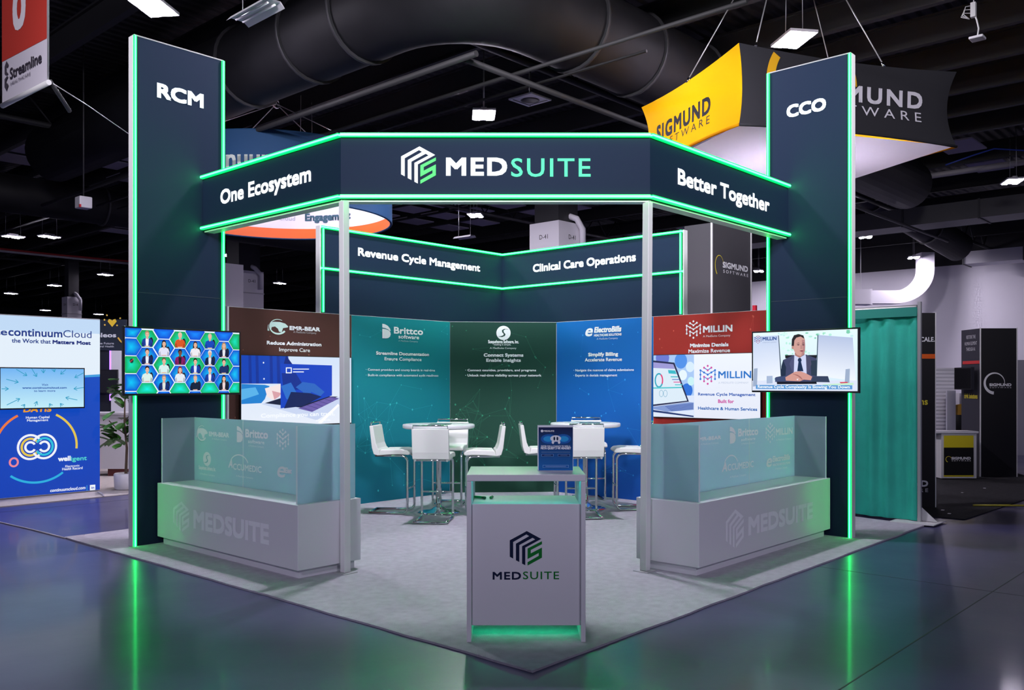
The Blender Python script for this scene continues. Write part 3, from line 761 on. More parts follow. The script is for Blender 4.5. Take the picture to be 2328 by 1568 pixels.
p = Pic(PR_, .001); a0, b0 = PR_.px(1329, 764.5); a1, b1 = PR_.px(1349.8, 744); p.text('e', a0, b0, (a1 - a0) * .8, (b1 - b0) * 1.35, INK, .03, .3); p.build('logo', PRINT, T_ELE)
p = Pic(PR_, .001)
p.tx('ElectroBills', 1350.5, 756, 1412, 753.8, 743, INK, .06, .18); p.tx('HEALTHCARE SOLUTIONS', 1350.5, 764.4, 1413, 762.6, 759.2, INK, .05, .12); p.tx('A MedSuite Company', 1356.7, 771.7, 1404.8, 770.5, 767.6, (.6, .75, .85), .0)
p.tx('Simplify Billing', 1337.7, 809.5, 1405.5, 808.8, 801.3, INK, .06); p.tx('Accelerate Revenue', 1330, 821.3, 1414.3, 820.6, 813.6, INK, .03)
p.tx('\u00b7 Navigate the nuances of claims submissions', 1304.5, 843.8, 1441.4, 843.2, 838.4, (.75, .84, .9), .03); p.tx('\u00b7 Experts in denials management', 1304.5, 855.6, 1403.8, 855.3, 850.2, (.75, .84, .9), .03)
p.build('lettering', PRINT, T_ELE)
p = Pic(PR_, .001); molecule_px(p, 1560, 729, 1593.5, 769, INK, INK); p.build('logo', PRINT, T_MIL)
p = Pic(PR_, .001)
p.tx('MILLIN', 1598.4, 755.6, 1665.2, 753.6, 740.6, INK, .05); p.tx('A MedSuite Company', 1598.4, 766, 1660.6, 764.5, 761.5, (.8, .7, .68), .01)
p.tx('Minimize Denials', 1569, 789, 1656.4, 787.4, 780.5, INK, .06); p.tx('Maximize Revenue', 1565.5, 802, 1660, 800.8, 793.5, INK, .03)
p.build('lettering', PRINT, T_MIL)
# ------------------------------------------------------------------ screens
def screen(pl, x0, yt, x1, yb, label, mount=.05, bez=.016):
    a0, b1 = pl.px(x0, yt); a1, b0 = pl.px(x1, yb)
    c = pl.w((a0 + a1) / 2, b0, -.02); t = thing('television', label, 'television', c)
    m = MB(); m.pbox(pl, a0, a1, b0, b1, -.035, .0); bz = m.build('bezel', BLACK, t, bevel=.004)
    m = MB(); m.pbox(pl, (a0 + a1) / 2 - .2, (a0 + a1) / 2 + .2, (b0 + b1) / 2 - .18, (b0 + b1) / 2 + .18, -mount, -.034); m.build('wall_mount', DARKMETAL, t)
    p = Pic(pl, .0008, .0003)
    box = (a0 + bez, b0 + bez * 1.2, a1 - bez, b1 - bez)
    p.rect(*box, (.01, .01, .02))
    return bz, p, box
def clip(pts, box):
    """keep a convex or simple outline inside the screen"""
    for ax, lim, s in ((0, box[0], 1), (0, box[2], -1), (1, box[1], 1), (1, box[3], -1)):
        out = []
        for i in range(len(pts)):
            p, q = pts[i], pts[(i + 1) % len(pts)]
            ip = (p[ax] - lim) * s >= 0; iq = (q[ax] - lim) * s >= 0
            if ip: out.append(p)
            if ip != iq:
                t = (lim - p[ax]) / (q[ax] - p[ax]); out.append((p[0] + (q[0] - p[0]) * t, p[1] + (q[1] - p[1]) * t))
        pts = out
        if not pts: return pts
    return pts
# --- the screen of hexagon portraits
PTV = Pl((0, 5.02), (1, 0))
TV1, p, bx = screen(PTV, 280, 740.5, 547, 896.5, 'wall television on the left tower showing a grid of hexagon portraits', .116)
p.rect(*bx, (.78, .92, 1))
ZX, ZY = 2328 / 300, 1552 / 200
SK = {'L': hx('e8b9a0'), 'D': hx('7a4a36')}
S0 = (bx[0], bx[1]); SW = bx[2] - bx[0]; SH = bx[3] - bx[1]
# columns and rows of cell centres, as fractions of the screen
colx = [.048, .178, .318, .456, .590, .722, .852, .985]
PIT = .271
RX = .0915 * SW; RY = PIT * SH / math.sqrt(3)
G_ = (hx('16d26a'), hx('07a344')); Bc = (hx('0a8dff'), hx('0646d2')); Tc = (hx('10f0d0'), hx('06b060'))
cells = []
for ci, fx in enumerate(colx):
    for r in range(5): cells.append((ci, r, fx, 1.0 - r * PIT - (.152 if ci % 2 else .0166)))
green = {(1, 0), (3, 0), (5, 0), (7, 0), (2, 2), (4, 2), (6, 2), (0, 2), (1, 3), (3, 3), (5, 3), (7, 3)}
people = {(1, 0): ('1d3c9a', 'f4f4ff', 'b98a6a', 0), (3, 0): ('d8551a', None, 'd8c8b8', 0), (5, 0): ('0a45b8', None, 'c8b8a8', 0), (2, 1): ('dfe0f4', None, '141018', 1), (4, 1): ('eeeaf0', None, '3a1c14', 1), (6, 1): ('10183a', 'e8e8f0', 'b08858', 1),
          (1, 1): ('10225a', 'e8eeff', '4a3022', 0), (3, 1): ('8a1060', '1a1020', '0c0808', 0), (5, 1): ('0a1c44', 'dfe8f8', 'e0e0e0', 0), (2, 2): ('d4f0ee', None, '6a4a30', 0), (4, 2): ('0a3ea8', 'e0e8ff', '120c0c', 0), (6, 2): ('102a66', None, '2a1c18', 0),
          (1, 2): ('d8efe8', None, '181014', 0), (3, 2): ('e4ecf4', None, '8a2a18', 1), (5, 2): ('0b3aa0', 'f0f0ff', '6a3c22', 0), (2, 3): ('0c2c70', 'dfe6e0', 'a08878', 0), (4, 3): ('061c38', None, 'b09880', 0), (6, 3): ('0a1428', 'f0d8d8', '20140f', 1)}
for ci, r, fx, fy in cells:
    cx_, cy_ = S0[0] + fx * SW, S0[1] + fy * SH
    hexp = [(cx_ + RX * math.cos(k * PI / 3), cy_ + RY * math.sin(k * PI / 3)) for k in range(6)]
    ins = [(cx_ + (q[0] - cx_) * .95, cy_ + (q[1] - cy_) * .95) for q in hexp]
    ins = clip(ins, bx)
    if len(ins) < 3: continue
    mx = sum(q[0] for q in ins) / len(ins); my = sum(q[1] for q in ins) / len(ins)
    gpair = (Tc if r == 3 else G_) if (ci, r) in green else Bc
    mid = tuple(a * .5 + b * .5 for a, b in zip(gpair[0], (0.0, .9, .9)))
    p.k = 4; p.fan(mx, my, ins, mid if (ci, r) in people or ci in (0, 7) or r == 3 else gpair[0], gpair[1])
    if (ci, r) in people:
        j, shirt, hair, long_ = people[(ci, r)]
        s = RY
        f = lambda x, y: (cx_ + x * s, cy_ + y * s)
        jc, hc = hx(j), hx(hair)
        skin = SK['D'] if (ci, r) in ((3, 1),) else SK['L']
        p.disc(*f(.42, -.25), .2 * s, .4 * s, (.01, .01, .03), 12)
        if long_: p.poly([f(-.24, .45), f(-.1, .62), f(.12, .62), f(.25, .42), f(.3, -.2), f(-.28, -.2)], hc)
        p.poly([f(-.5, -.80), f(-.56, -.45), f(-.44, -.08), f(-.14, .06), f(.14, .06), f(.46, -.08), f(.58, -.45), f(.52, -.80)], jc)
        p.poly([f(-.56, -.5), f(-.5, -.80), f(-.3, -.80), f(-.36, -.35)], tuple(c * .65 for c in jc)); p.poly([f(.36, -.35), f(.3, -.80), f(.52, -.80), f(.58, -.5)], tuple(c * .6 for c in jc))
        if shirt: p.poly([f(-.14, .06), f(.14, .06), f(.16, -.2), f(.1, -.80), f(-.12, -.80), f(-.16, -.2)], hx(shirt))
        p.poly([f(-.1, .2), f(.1, .2), f(.12, .03), f(0, -.08), f(-.12, .03)], tuple(c * .85 for c in skin))
        p.disc(*f(0, .50), .215 * s, .27 * s, hc, 16)
        p.disc(*f(.01, .37), .185 * s, .24 * s, skin, 16)
        p.poly([f(-.12, .41), f(-.04, .41), f(-.04, .38), f(-.12, .38)], (.06, .03, .03)); p.poly([f(.06, .41), f(.14, .41), f(.14, .38), f(.06, .38)], (.06, .03, .03), True)
        p.poly([f(-.06, .235), f(.08, .235), f(.06, .21), f(-.04, .21)], (.35, .1, .1))
        if not long_ and hair in ('d8c8b8', 'c8b8a8', 'b09880'): p.disc(*f(.01, .5), .17 * s, .14 * s, skin, 14)
        p.poly([f(-.28, -.72), f(.24, -.70), f(.2, -.8), f(-.22, -.8)], skin)
p.k = 30; p.disc(bx[0] + .05 * SW, bx[1] + .5 * SH, .018, .022, (.01, .05, .05), 12)
p.line((bx[0] + .035 * SW, bx[1] + .48 * SH), (bx[0] + .066 * SW, bx[1] + .53 * SH), .006, (.7, .02, .05))
p.build('screen_image', SCREEN, TV1)
# --- the screen of the seated man
PTV2 = Pl((5.07, 0), (0, -1))
TV2, p, bx = screen(PTV2, 1709, 753.6, 1953.5, 893.4, 'wall television on the right tower showing a seated man in a grey suit', .116)
def fr(X, Y):   # fraction of the picture, y down
    return (bx[0] + X * (bx[2] - bx[0]), bx[3] - Y * (bx[3] - bx[1]))
def q4(zx, zy):  # coordinates of the study crop to picture fractions
    t = (zx - 172) / (2008 - 172); top = 210 + (128 - 210) * t; bot = 1240
    return fr(t, (zy - top) / (bot - top))
P4 = lambda *pts: [q4(*t) for t in pts]
p.grad(*bx, hx('d8ecff'), hx('e6fbff'))
rnd = random.Random(8)
for k in range(90):
    x, y = rnd.uniform(.05, .95), rnd.uniform(.02, .45)
    if .3 < x < .66 or y < .12: p.disc(*fr(x, y), rnd.uniform(.008, .022), rnd.uniform(.006, .016), hx(rnd.choice(('b8f0e0', '9fe6c8', 'd8fff4', 'c4f0f0', '7fd0b0'))), 8)
def gq(pts, c0, c1):
    p.k += 1; d = p.off + p.k * p.eps; n = len(pts)
    p.mb.face([p.pl.w(a, b, d) for a, b in pts], 0, [c0 if i < n / 2 else c1 for i in range(n)])
gq(P4((190, 275), (655, 250), (705, 975), (190, 1110)), hx('c4d4f2'), hx('eef4ff'))
gq(P4((1362, 240), (1940, 285), (1990, 1060), (1338, 970)), hx('b8c6e6'), hx('f0f6ff'))
p.poly(P4((655, 250), (668, 250), (718, 975), (700, 975)), hx('20364a')); p.poly(P4((1350, 240), (1366, 240), (1342, 970), (1326, 970)), hx('40586a'))
p.rect(*fr(0, 1), *fr(1, .83), hx('dfe6fa'))
p.poly(P4((780, 605), (940, 600), (940, 660), (785, 660)), hx('14161c')); p.poly(P4((1180, 600), (1340, 598), (1335, 660), (1180, 660)), hx('14161c'))
# jacket, arms, shirt, tie
p.poly(P4((745, 690), (940, 600), (1150, 590), (1335, 660), (1340, 975), (1530, 975), (1562, 1085), (1180, 1080), (620, 1085), (590, 1030), (610, 1000), (705, 980), (715, 800)), hx('41476a'))
p.poly(P4((745, 690), (715, 800), (705, 980), (610, 1000), (790, 985), (800, 820)), hx('1c2c46')); p.poly(P4((1230, 700), (1335, 690), (1340, 975), (1245, 960)), hx('2a3a4e'))
p.poly(P4((1270, 985), (1530, 975), (1562, 1085), (1250, 1080)), hx('34405c')); p.poly(P4((600, 1010), (800, 970), (790, 1070), (600, 1085)), hx('3c4a72'))
p.poly(P4((948, 600), (1040, 650), (1145, 585), (1165, 700), (1165, 930), (935, 930), (945, 700)), hx('cfd6f6'))
p.poly(P4((890, 690), (948, 605), (940, 900), (915, 910), (860, 760)), hx('4e5278')); p.poly(P4((1152, 590), (1230, 660), (1250, 760), (1200, 900), (1165, 910)), hx('4c4c6a'))
p.poly(P4((1025, 655), (1060, 650), (1080, 690), (1068, 720), (1110, 890), (1000, 890), (1022, 720), (1008, 690)), hx('10284e'))
# head
p.poly(P4((955, 560), (965, 610), (1040, 650), (1130, 585), (1125, 520)), hx('b07a74'))
p.poly(P4((905, 470), (915, 300), (960, 245), (1050, 235), (1110, 260), (1135, 320), (1140, 420), (1138, 520), (1110, 590), (1060, 620), (1000, 600), (955, 545), (935, 500)), hx('d2a096'))
p.poly(P4((1080, 330), (1135, 320), (1142, 440), (1138, 530), (1110, 590), (1070, 610), (1100, 500)), hx('b88484'))
p.poly(P4((900, 440), (905, 320), (945, 245), (1030, 225), (1110, 250), (1130, 310), (1060, 268), (985, 290), (950, 340), (940, 440), (920, 445)), hx('241c20'))
p.disc(*q4(920, 465), .011, .018, hx('c08c80'), 10)
for ex in (1022, 1110): p.poly(P4((ex - 32, 418), (ex, 408), (ex + 26, 418), (ex, 428)), hx('3a2430')); p.poly(P4((ex - 38, 398), (ex, 380), (ex + 30, 392), (ex, 390)), hx('2c1c20'))
p.poly(P4((1062, 420), (1080, 420), (1092, 490), (1058, 492)), hx('b98a86')); p.poly(P4((1040, 525), (1080, 512), (1122, 522), (1085, 545)), hx('8e4c58'))
# hands
p.poly(P4((790, 1000), (960, 900), (1060, 890), (1140, 920), (1265, 985), (1240, 1050), (1120, 1040), (1050, 1070), (900, 1065), (800, 1060)), hx('d39a90'))
for k in range(4):
    p.pline([q4(930 + k * 40, 940 + k * 14), q4(1010 + k * 22, 960 + k * 22), q4(1070 + k * 10, 1000 + k * 14)], .006, hx('a86a66'))
p.poly(P4((990, 1030), (1030, 1020), (1010, 1056)), hx('f0e8f4'))
p.poly(P4((635, 1080), (1340, 1075), (1345, 1115), (640, 1125)), hx('0c1020'))
for zx in (1830, 210): p.poly(P4((zx, 850), (zx + 70, 840), (zx + 60, 1160), (zx - 20, 1170)), hx('9fb0cc'))
p.poly(P4((450, 980), (560, 975), (560, 1110), (450, 1115)), hx('a8bad8')); p.poly(P4((1730, 1080), (1860, 1075), (1870, 1110), (1760, 1118)), hx('d83a58'))
p.poly(P4((1450, 1120), (1960, 1090), (1960, 1130), (1450, 1140)), hx('c8f0d0'))
p.poly(P4((248, 1140), (1940, 1135), (1940, 1208), (248, 1212)), hx('5a9ad8'))
a0, b0 = q4(285, 1196); a1, _ = q4(1900, 1192)
p.text('Revenue Cycle Complexity Is Slowing You Down', a0, b0, a1 - a0, .030, (.95, .98, 1), .03)
a0, b1 = q4(226, 250); a1, b0 = q4(352, 398); molecule(p, a0, b0, a1, b1, hx('b83058'), hx('204a90'), hx('1a3a80'))
a0, b0 = q4(374, 345); a1, _ = q4(634, 335); p.text('MILLIN', a0, b0, a1 - a0, .036, hx('1c4a92'), .05)
p.text('A MEDSUITE COMPANY', a0, b0 - .026, a1 - a0, .009, hx('8898b8'))
p.build('screen_image', SCREEN, TV2)
# --- wall screen with hands on a laptop
PW1 = Pl((0, 5.815), (1, 0))
TV3, p, bx = screen(PW1, 547, 805.5, 799.5, 962, 'wide wall screen under Reduce Administration showing hands typing on a laptop', .044, .008)
def q5(zx, zy): return p.pl.px(500 + zx / 3.734, 580 + zy / 3.734)
P5 = lambda *pts: clip([q5(*t) for t in pts], bx)
p.grad(*bx, hx('e6ecf8'), hx('d2e2f8'))
p.poly(P5((100, 800), (570, 800), (600, 1000), (680, 1080), (640, 1130), (520, 1090), (150, 1090)), hx('0a3fb4'))
for zx in (240, 300, 420, 480): p.poly(P5((zx, 830), (zx + 24, 830), (zx + 30, 1090), (zx + 6, 1090)), hx('0a2f98'))
p.poly(P5((560, 850), (640, 960), (720, 1080), (640, 1130), (520, 1000)), hx('06207c'))
p.poly(P5((130, 1090), (380, 1100), (420, 1110), (380, 1220), (350, 1255), (140, 1265)), hx('1f7fd0')); p.poly(P5((150, 1140), (300, 1120), (330, 1180), (180, 1230)), hx('58b0e8'))
p.poly(P5((380, 1130), (500, 1095), (560, 1100), (520, 1190), (450, 1230), (400, 1200)), hx('f4e4e4')); p.poly(P5((440, 1150), (520, 1170), (500, 1200), (460, 1225)), hx('d8a0a8'))
p.poly(P5((350, 1262), (620, 1180), (1110, 1210), (820, 1400)), hx('c8d4f0')); p.poly(P5((380, 1255), (600, 1185), (1000, 1200), (740, 1300)), hx('12163a'))
p.poly(P5((660, 1300), (940, 1200), (1010, 1215), (780, 1330)), hx('6a5aa8'))
for k in range(6): p.pline([q5(690 + k * 50, 1290 - k * 17), q5(790 + k * 42, 1322 - k * 20)], .004, hx('2a2a66'))
p.poly(P5((830, 1420), (1000, 1260), (1010, 1275), (860, 1425)), hx('ffffff'))
p.poly(P5((512, 920), (948, 935), (948, 1190), (700, 1270), (512, 1300)), hx('0c3fc0')); p.poly(P5((520, 1000), (640, 1000), (720, 1130), (540, 1160)), hx('072a90'))
p.poly(P5((515, 1110), (600, 1080), (660, 1190), (680, 1250), (560, 1220)), hx('2a6cc8')); p.poly(P5((640, 1120), (700, 1075), (800, 1090), (885, 1160), (850, 1195), (770, 1160), (760, 1220), (720, 1200), (700, 1160)), hx('2a64c0'))
p.poly(P5((600, 1160), (760, 1170), (860, 1200), (700, 1280), (540, 1300)), hx('0a1a58'))
p.poly(P5((556, 952), (606, 952), (606, 1002), (556, 1002)), (.9, .95, 1)); p.poly(P5((564, 960), (598, 960), (598, 994), (564, 994)), hx('0c3fc0'))
p.poly(P5((616, 963), (752, 963), (752, 970), (616, 970)), (.9, .95, 1)); p.poly(P5((616, 986), (708, 986), (708, 994), (616, 994)), (.9, .95, 1))
for zx, zy in ((366, 912), (370, 1049)): p.disc(*q5(zx, zy), .009, .010, (.85, .95, 1), 10)
p.tx('Compliance you can trust.', 592, 947, 760, 946, 937.5, (.92, .95, 1), .03); p.tx('safeguards.', 717, 957, 751, 956.5, 952, (.92, .95, 1), .03)
p.build('screen_image', SCREEN, TV3)
# --- wall screen with a laptop and the molecule logo
PW2 = Pl((6.015, 0), (0, -1))
TV4, p, bx = screen(PW2, 1484.5, 806.3, 1730, 956, 'wide wall screen under Minimize Denials showing a laptop beside blue text', .044, .008)
def q6(zx, zy): return p.pl.px(1228 + zx / 4.311, 690 + zy / 4.311)
P6 = lambda *pts: clip([q6(*t) for t in pts], bx)
p.grad(*bx, hx('e4e8f6'), hx('eef4ff'))
p.poly(P6((1108, 500), (1508, 500), (1508, 1140), (1108, 1140)), hx('a8c8f4'))
for k, (zx, zy, rx, c) in enumerate(((1380, 560, .09, '4f8fe8'), (1470, 620, .06, 'd8ecff'), (1440, 850, .08, '2a6fd8'), (1200, 530, .10, '6a78d0'), (1480, 760, .05, 'c8f0f4'), (1400, 700, .06, 'e6f4ff'))):
    a, b = q6(zx, zy); q = clip([(a + rx * math.cos(i * PI / 8), b + rx * 1.1 * math.sin(i * PI / 8)) for i in range(16)], (q6(1108, 0)[0] if 0 else bx[0], bx[1], q6(1508, 800)[0], bx[3]))
    if len(q) > 2: p.poly(q, hx(c))
p.poly(P6((1108, 900), (1508, 900), (1508, 1150), (1108, 1150)), hx('dce6fa'))
p.poly(P6((1108, 556), (1318, 578), (1460, 960), (1108, 1005)), hx('22264e')); p.poly(P6((1108, 574), (1306, 594), (1442, 950), (1108, 988)), hx('dbeaf6'))
p.poly(P6((1108, 574), (1306, 594), (1322, 640), (1108, 630)), hx('9c98d4'))
a, b = q6(1166, 752)
p.arc(a, b, .055, .085, 60, 330, .02, .02, hx('30a8c0'), 20); p.arc(a, b, .055, .085, 330, 420, .02, .02, hx('e0407a'), 10)
p.poly(P6((1255, 650), (1325, 655), (1340, 690), (1262, 684)), hx('38b8c8')); p.poly(P6((1108, 820), (1390, 815), (1394, 828), (1108, 834)), hx('58c8d0'))
for k in range(4): p.poly(P6((1280 + k * 14, 712 + k * 26), (1350 + k * 14, 712 + k * 26), (1354 + k * 14, 722 + k * 26), (1284 + k * 14, 722 + k * 26)), hx(('38b8c8', '7890d0', 'e070a8', '58c8d0')[k]))
for zx in (1190, 1230): p.arc(*q6(zx, 880), .028, .042, 0, 360, .005, .005, hx('58a0c0'), 14)
p.poly(P6((1108, 1010), (1460, 965), (1508, 968), (1508, 1040), (1250, 1060), (1108, 1032)), hx('8098d0'))
for k in range(5): p.pline([q6(1230 + k * 14, 1010 + k * 10), q6(1504, 980 + k * 12)], .006, hx('2444a0'))
p.poly(P6((1108, 1040), (1508, 1098), (1508, 1112), (1108, 1060)), hx('16306e'))
molecule_px(p, 1592, 829.5, 1628, 874.5, hx('d04aa0'), hx('3a7ad0'), hx('2a74d4'))
p.tx('MILLIN', 1634, 860, 1709, 859, 844, hx('2a74c8'), .03); p.tx('A MEDSUITE COMPANY', 1634, 872, 1703, 871.5, 868, hx('b8c4dc'))
p.tx('Revenue Cycle Management', 1588, 899, 1718.5, 900, 892.5, hx('1c54b0'), .04); p.tx('Built for', 1633.5, 916, 1669.5, 916, 908, hx('c83a9a'), .04); p.tx('Healthcare & Human Services', 1588, 931.5, 1722.5, 933, 924.5, hx('1c60b0'), .04)
p.build('screen_image', SCREEN, TV4)
# ------------------------------------------------------------------ long white counters with frosted screens
def frosted():
    m = mat('frosted_acrylic', (0.66, 0.74, 0.82), 0.35)
    nt = m.node_tree; b = nt.nodes['Principled BSDF']; out = nt.nodes['Material Output']
    tl = nt.nodes.new('ShaderNodeBsdfTranslucent'); tl.inputs[0].default_value = (0.58, 0.78, 0.85, 1)
    tp = nt.nodes.new('ShaderNodeBsdfTransparent'); tp.inputs[0].default_value = (0.86, 0.93, 0.96, 1)
    m1 = nt.nodes.new('ShaderNodeMixShader'); m1.inputs[0].default_value = 0.72
    m2 = nt.nodes.new('ShaderNodeMixShader'); m2.inputs[0].default_value = 0.06
    nt.links.new(b.outputs[0], m1.inputs[1]); nt.links.new(tl.outputs[0], m1.inputs[2])
    nt.links.new(m1.outputs[0], m2.inputs[1]); nt.links.new(tp.outputs[0], m2.inputs[2]); nt.links.new(m2.outputs[0], out.inputs[0])
    return m
FROST = frosted()
FEDGE = mat('polished_acrylic_edge', (0.82, 0.90, 0.92), 0.2)
FINK = mat('white_vinyl', (0.86, 0.86, 0.9), 0.5)
GREYL = mat('pale_grey_vinyl', (0.62, 0.62, 0.68), 0.5)
TEXTW = (.95, .95, .97); TONE = (.93, .92, .95)
def counter(pl, a0, a1, dep, near_right, label):
    """pl: plane of the long front face; body runs back from it by dep; near_right: the end nearest the camera is on the right"""
    c = pl.w((a0 + a1) / 2, 0, -dep / 2); t = thing('display_counter', label, 'counter', (c.x, c.y, CT))
    m = MB(); m.pbox(pl, a0, a1, .085, .60, -dep, 0); bd = m.build('body', WHITE, t, bevel=.004)
    m = MB(); m.pbox(pl, a0 + .035, a1 - .05, CT, .085, -dep + .03, -.045); m.build('toe_kick', WHITE, t)
    # H of frosted sheets: a long middle sheet in two panes, an end sheet each side
    zt = 1.22; mid = -.37; panes = []
    far, near = (a0 + .03, a1 - .06) if near_right else (a1 - .03, a0 + .06)
    split = far + (near - far) * .40
    for q0, q1 in ((far, split), (split, near)):
        lo, hi = min(q0, q1) + .002, max(q0, q1) - .002
        m = MB(); m.pbox(pl, lo, hi, .60, zt, mid - .006, mid + .006); fpn = m.build('frosted_pane', FROST, t); panes.append(fpn)
        m = MB()
        for e in (lo - .001, hi - .003): m.pbox(pl, e, e + .004, .60, zt + .001, mid - .0066, mid + .0066)
        m.build('pane_edge', FEDGE, fpn)
    m = MB(); e = far; m.pbox(pl, e - .006, e + .006, .60, zt, mid + .008, -.03); fpn = m.build('frosted_pane', FROST, t)
    m = MB(); m.pbox(pl, e - .0066, e + .0066, .60, zt + .001, -.034, -.029); m.build('pane_edge', FEDGE, fpn)
    e = near; m = MB(); m.pbox(pl, e - .006, e + .006, .60, zt, -dep + .02, -.03); fpn = m.build('frosted_pane', FROST, t)
    m = MB(); m.pbox(pl, e - .0066, e + .0066, .60, zt + .001, -.034, -.029); m.pbox(pl, e - .0066, e + .0066, .60, zt + .001, -dep + .019, -dep + .024); m.build('pane_edge', FEDGE, fpn)
    return bd, panes
PCL = Pl((.38, 0), (0, -1)); CTL, mdl = counter(PCL, -5.115, -2.77, .62, True, 'long white counter with frosted screens in front of the left tower')
PCR = Pl((0, .50), (1, 0)); CTR, mdr = counter(PCR, 2.60, 5.165, .60, False, 'long white counter with frosted screens in front of the right tower')
p = Pic(PCL, .001); emblem_px(p, 394, 1136, 430.5, 1212, TONE, TONE); p.build('emblem', attr_mat('vinyl_print', 0, .4), CTL)
p = Pic(PCL, .001); p.tx('MEDSUITE', 440, 1204, 612, 1234.8, 1162, TONE, .06); p.build('lettering', MATS['vinyl_print'], CTL)
p = Pic(PCR, .001); emblem_px(p, 1649.5, 1162, 1690.5, 1240, TONE, TONE); p.build('emblem', MATS['vinyl_print'], CTR)
p = Pic(PCR, .001); p.tx('MEDSUITE', 1701, 1216.7, 1847.7, 1178.4, 1174.4, TONE, .06); p.build('lettering', MATS['vinyl_print'], CTR)
VP = MATS['vinyl_print']; VB = (.30, .60, .62)
PML = Pl((.75, 0), (0, -1)); p = Pic(PML, .008)
bearmark(p, 448, 965, 474, 1003, TEXTW, VB); p.tx('EMR-BEAR', 477, 993.5, 523, 992, 983, TEXTW, .07); p.tx('A MedSuite Company', 484, 1000, 518, 1000, 996.5, TEXTW)
bmark(p, 541, 968, 554.6, 1005.7, TEXTW); p.tx('Brittco', 560.5, 995, 612, 996, 976, TEXTW, .05); p.tx('software', 567, 1008, 604, 1008, 1000, TEXTW, .03); p.tx('A MedSuite Company', 568, 1016, 603, 1016, 1012, TEXTW)
molecule_px(p, 632.8, 973.6, 660, 1023, TEXTW, TEXTW)
smark(p, 474, 1042.7, 9, 16, TEXTW, VB); p.tx('Susquehanna Software, Inc.', 455.5, 1068, 494, 1068.5, 1059, TEXTW, .04); p.tx('A MedSuite Company', 458, 1080, 492, 1080, 1076, TEXTW)
p.tx('A', 523, 1063, 533, 1063, 1043, TEXTW, .05, .2); p.tx('CCUMEDIC', 534, 1069, 598.8, 1072, 1055, TEXTW, .03); p.tx('A MedSuite Company', 541, 1085, 580, 1086, 1081, TEXTW)
a, b = PML.px(548, 1058); p.arc(a, b, .16, .10, 150, 20, .012, .012, TEXTW, 18)
a0, b0 = PML.px(633, 1083); a1, b1 = PML.px(652, 1058); p.text('e', a0, b0, a1 - a0, (b1 - b0) * 1.35, TEXTW, .02, .3); p.tx('Elec', 653, 1075, 668, 1076, 1062, TEXTW, .06)
p.build('lettering', VP, mdl[0])
PMR = Pl((0, .87), (1, 0)); p = Pic(PMR, .008)
X6 = lambda x: 1420 + x / 3.734
Y6 = lambda y: 920 + y / 3.734
p.tx('EMR-BEAR', X6(600), Y6(303), X6(812), Y6(297), Y6(270), TEXTW, .07); p.tx('A MedSuite Company', X6(640), Y6(338), X6(790), Y6(332), Y6(322), TEXTW)
bmark(p, X6(885), Y6(185), X6(935), Y6(325), TEXTW); p.tx('Brittco', X6(955), Y6(268), X6(1125), Y6(255), Y6(200), TEXTW, .05); p.tx('software', X6(980), Y6(306), X6(1100), Y6(298), Y6(280), TEXTW, .03); p.tx('A MedSuite Company', X6(982), Y6(335), X6(1095), Y6(328), Y6(320), TEXTW)
molecule_px(p, X6(1188), Y6(155), X6(1262), Y6(318), TEXTW, TEXTW); p.tx('MILLIN', X6(1272), Y6(258), X6(1415), Y6(247), Y6(200), TEXTW, .05); p.tx('A MedSuite Company', X6(1276), Y6(302), X6(1405), Y6(294), Y6(286), TEXTW)
p.tx('A', X6(812), Y6(568), X6(858), Y6(566), Y6(490), TEXTW, .05, .2); p.tx('CCUMEDIC', X6(862), Y6(556), X6(1082), Y6(530), Y6(500), TEXTW, .03); p.tx('A MedSuite Company', X6(880), Y6(616), X6(1018), Y6(604), Y6(598), TEXTW)
a, b = PMR.px(X6(890), Y6(520)); p.arc(a, b, .13, .10, 160, 20, .012, .012, TEXTW, 18)
a0, b0 = PMR.px(X6(1185), Y6(530)); a1, b1 = PMR.px(X6(1232), Y6(440)); p.text('e', a0, b0, a1 - a0, (b1 - b0) * 1.3, TEXTW, .03, .3)
p.tx('ElectroBills', X6(1240), Y6(480), X6(1388), Y6(468), Y6(430), TEXTW, .06, .15); p.tx('HEALTHCARE SOLUTIONS', X6(1242), Y6(515), X6(1390), Y6(502), Y6(496), TEXTW, .05); p.tx('A MedSuite Company', X6(1262), Y6(548), X6(1365), Y6(538), Y6(530), TEXTW)
p.build('lettering', VP, mdr[0])
# ------------------------------------------------------------------ white reception counter at the corner
d0, d1 = 5.31, 5.83
l0, l1 = (1061 - CX) / F * d0, (1331.5 - CX) / F * d0
RC = thing('reception_counter', 'white open counter with teal light at the front corner of the carpet', 'counter', CW((l0 + l1) / 2, (d0 + d1) / 2, CT), CROT)
lx = (l1 - l0) / 2; ly = (d1 - d0) / 2; H1 = 1.016
def lb(name, mt, x0, x1, y0, y1, z0, z1, bev=.003):
    m = MB(); m.box(x0, x1, y0, y1, z0 - CT, z1 - CT); return m.build(name, mt, RC, True, bev)
lb('top', WHITE, -lx, lx, -ly, ly, H1 - .04, H1)
lb('side_panel', WHITE, -lx, -lx + .028, -ly, ly, CT, H1 - .041); lb('side_panel', WHITE, lx - .028, lx, -ly, ly, CT, H1 - .041)
lb('front_panel', WHITE, -lx + .029, lx - .029, -ly + .022, -ly + .042, .108, .838)
lb('shelf', WHITE, -lx + .029, lx - .029, -ly + .043, ly - .01, .80, .826)
lb('base_shelf', WHITE, -lx + .029, lx - .029, -ly + .16, ly - .01, .10, .125)
TEALD = mat('teal_led_diffuser', (.05, .2, .2), .4, emit=(0, .75, .66), es=11.0)
lb('led_strip', TEALD, -lx + .04, lx - .04, -ly + .07, -ly + .085, H1 - .0445, H1 - .0405, 0)
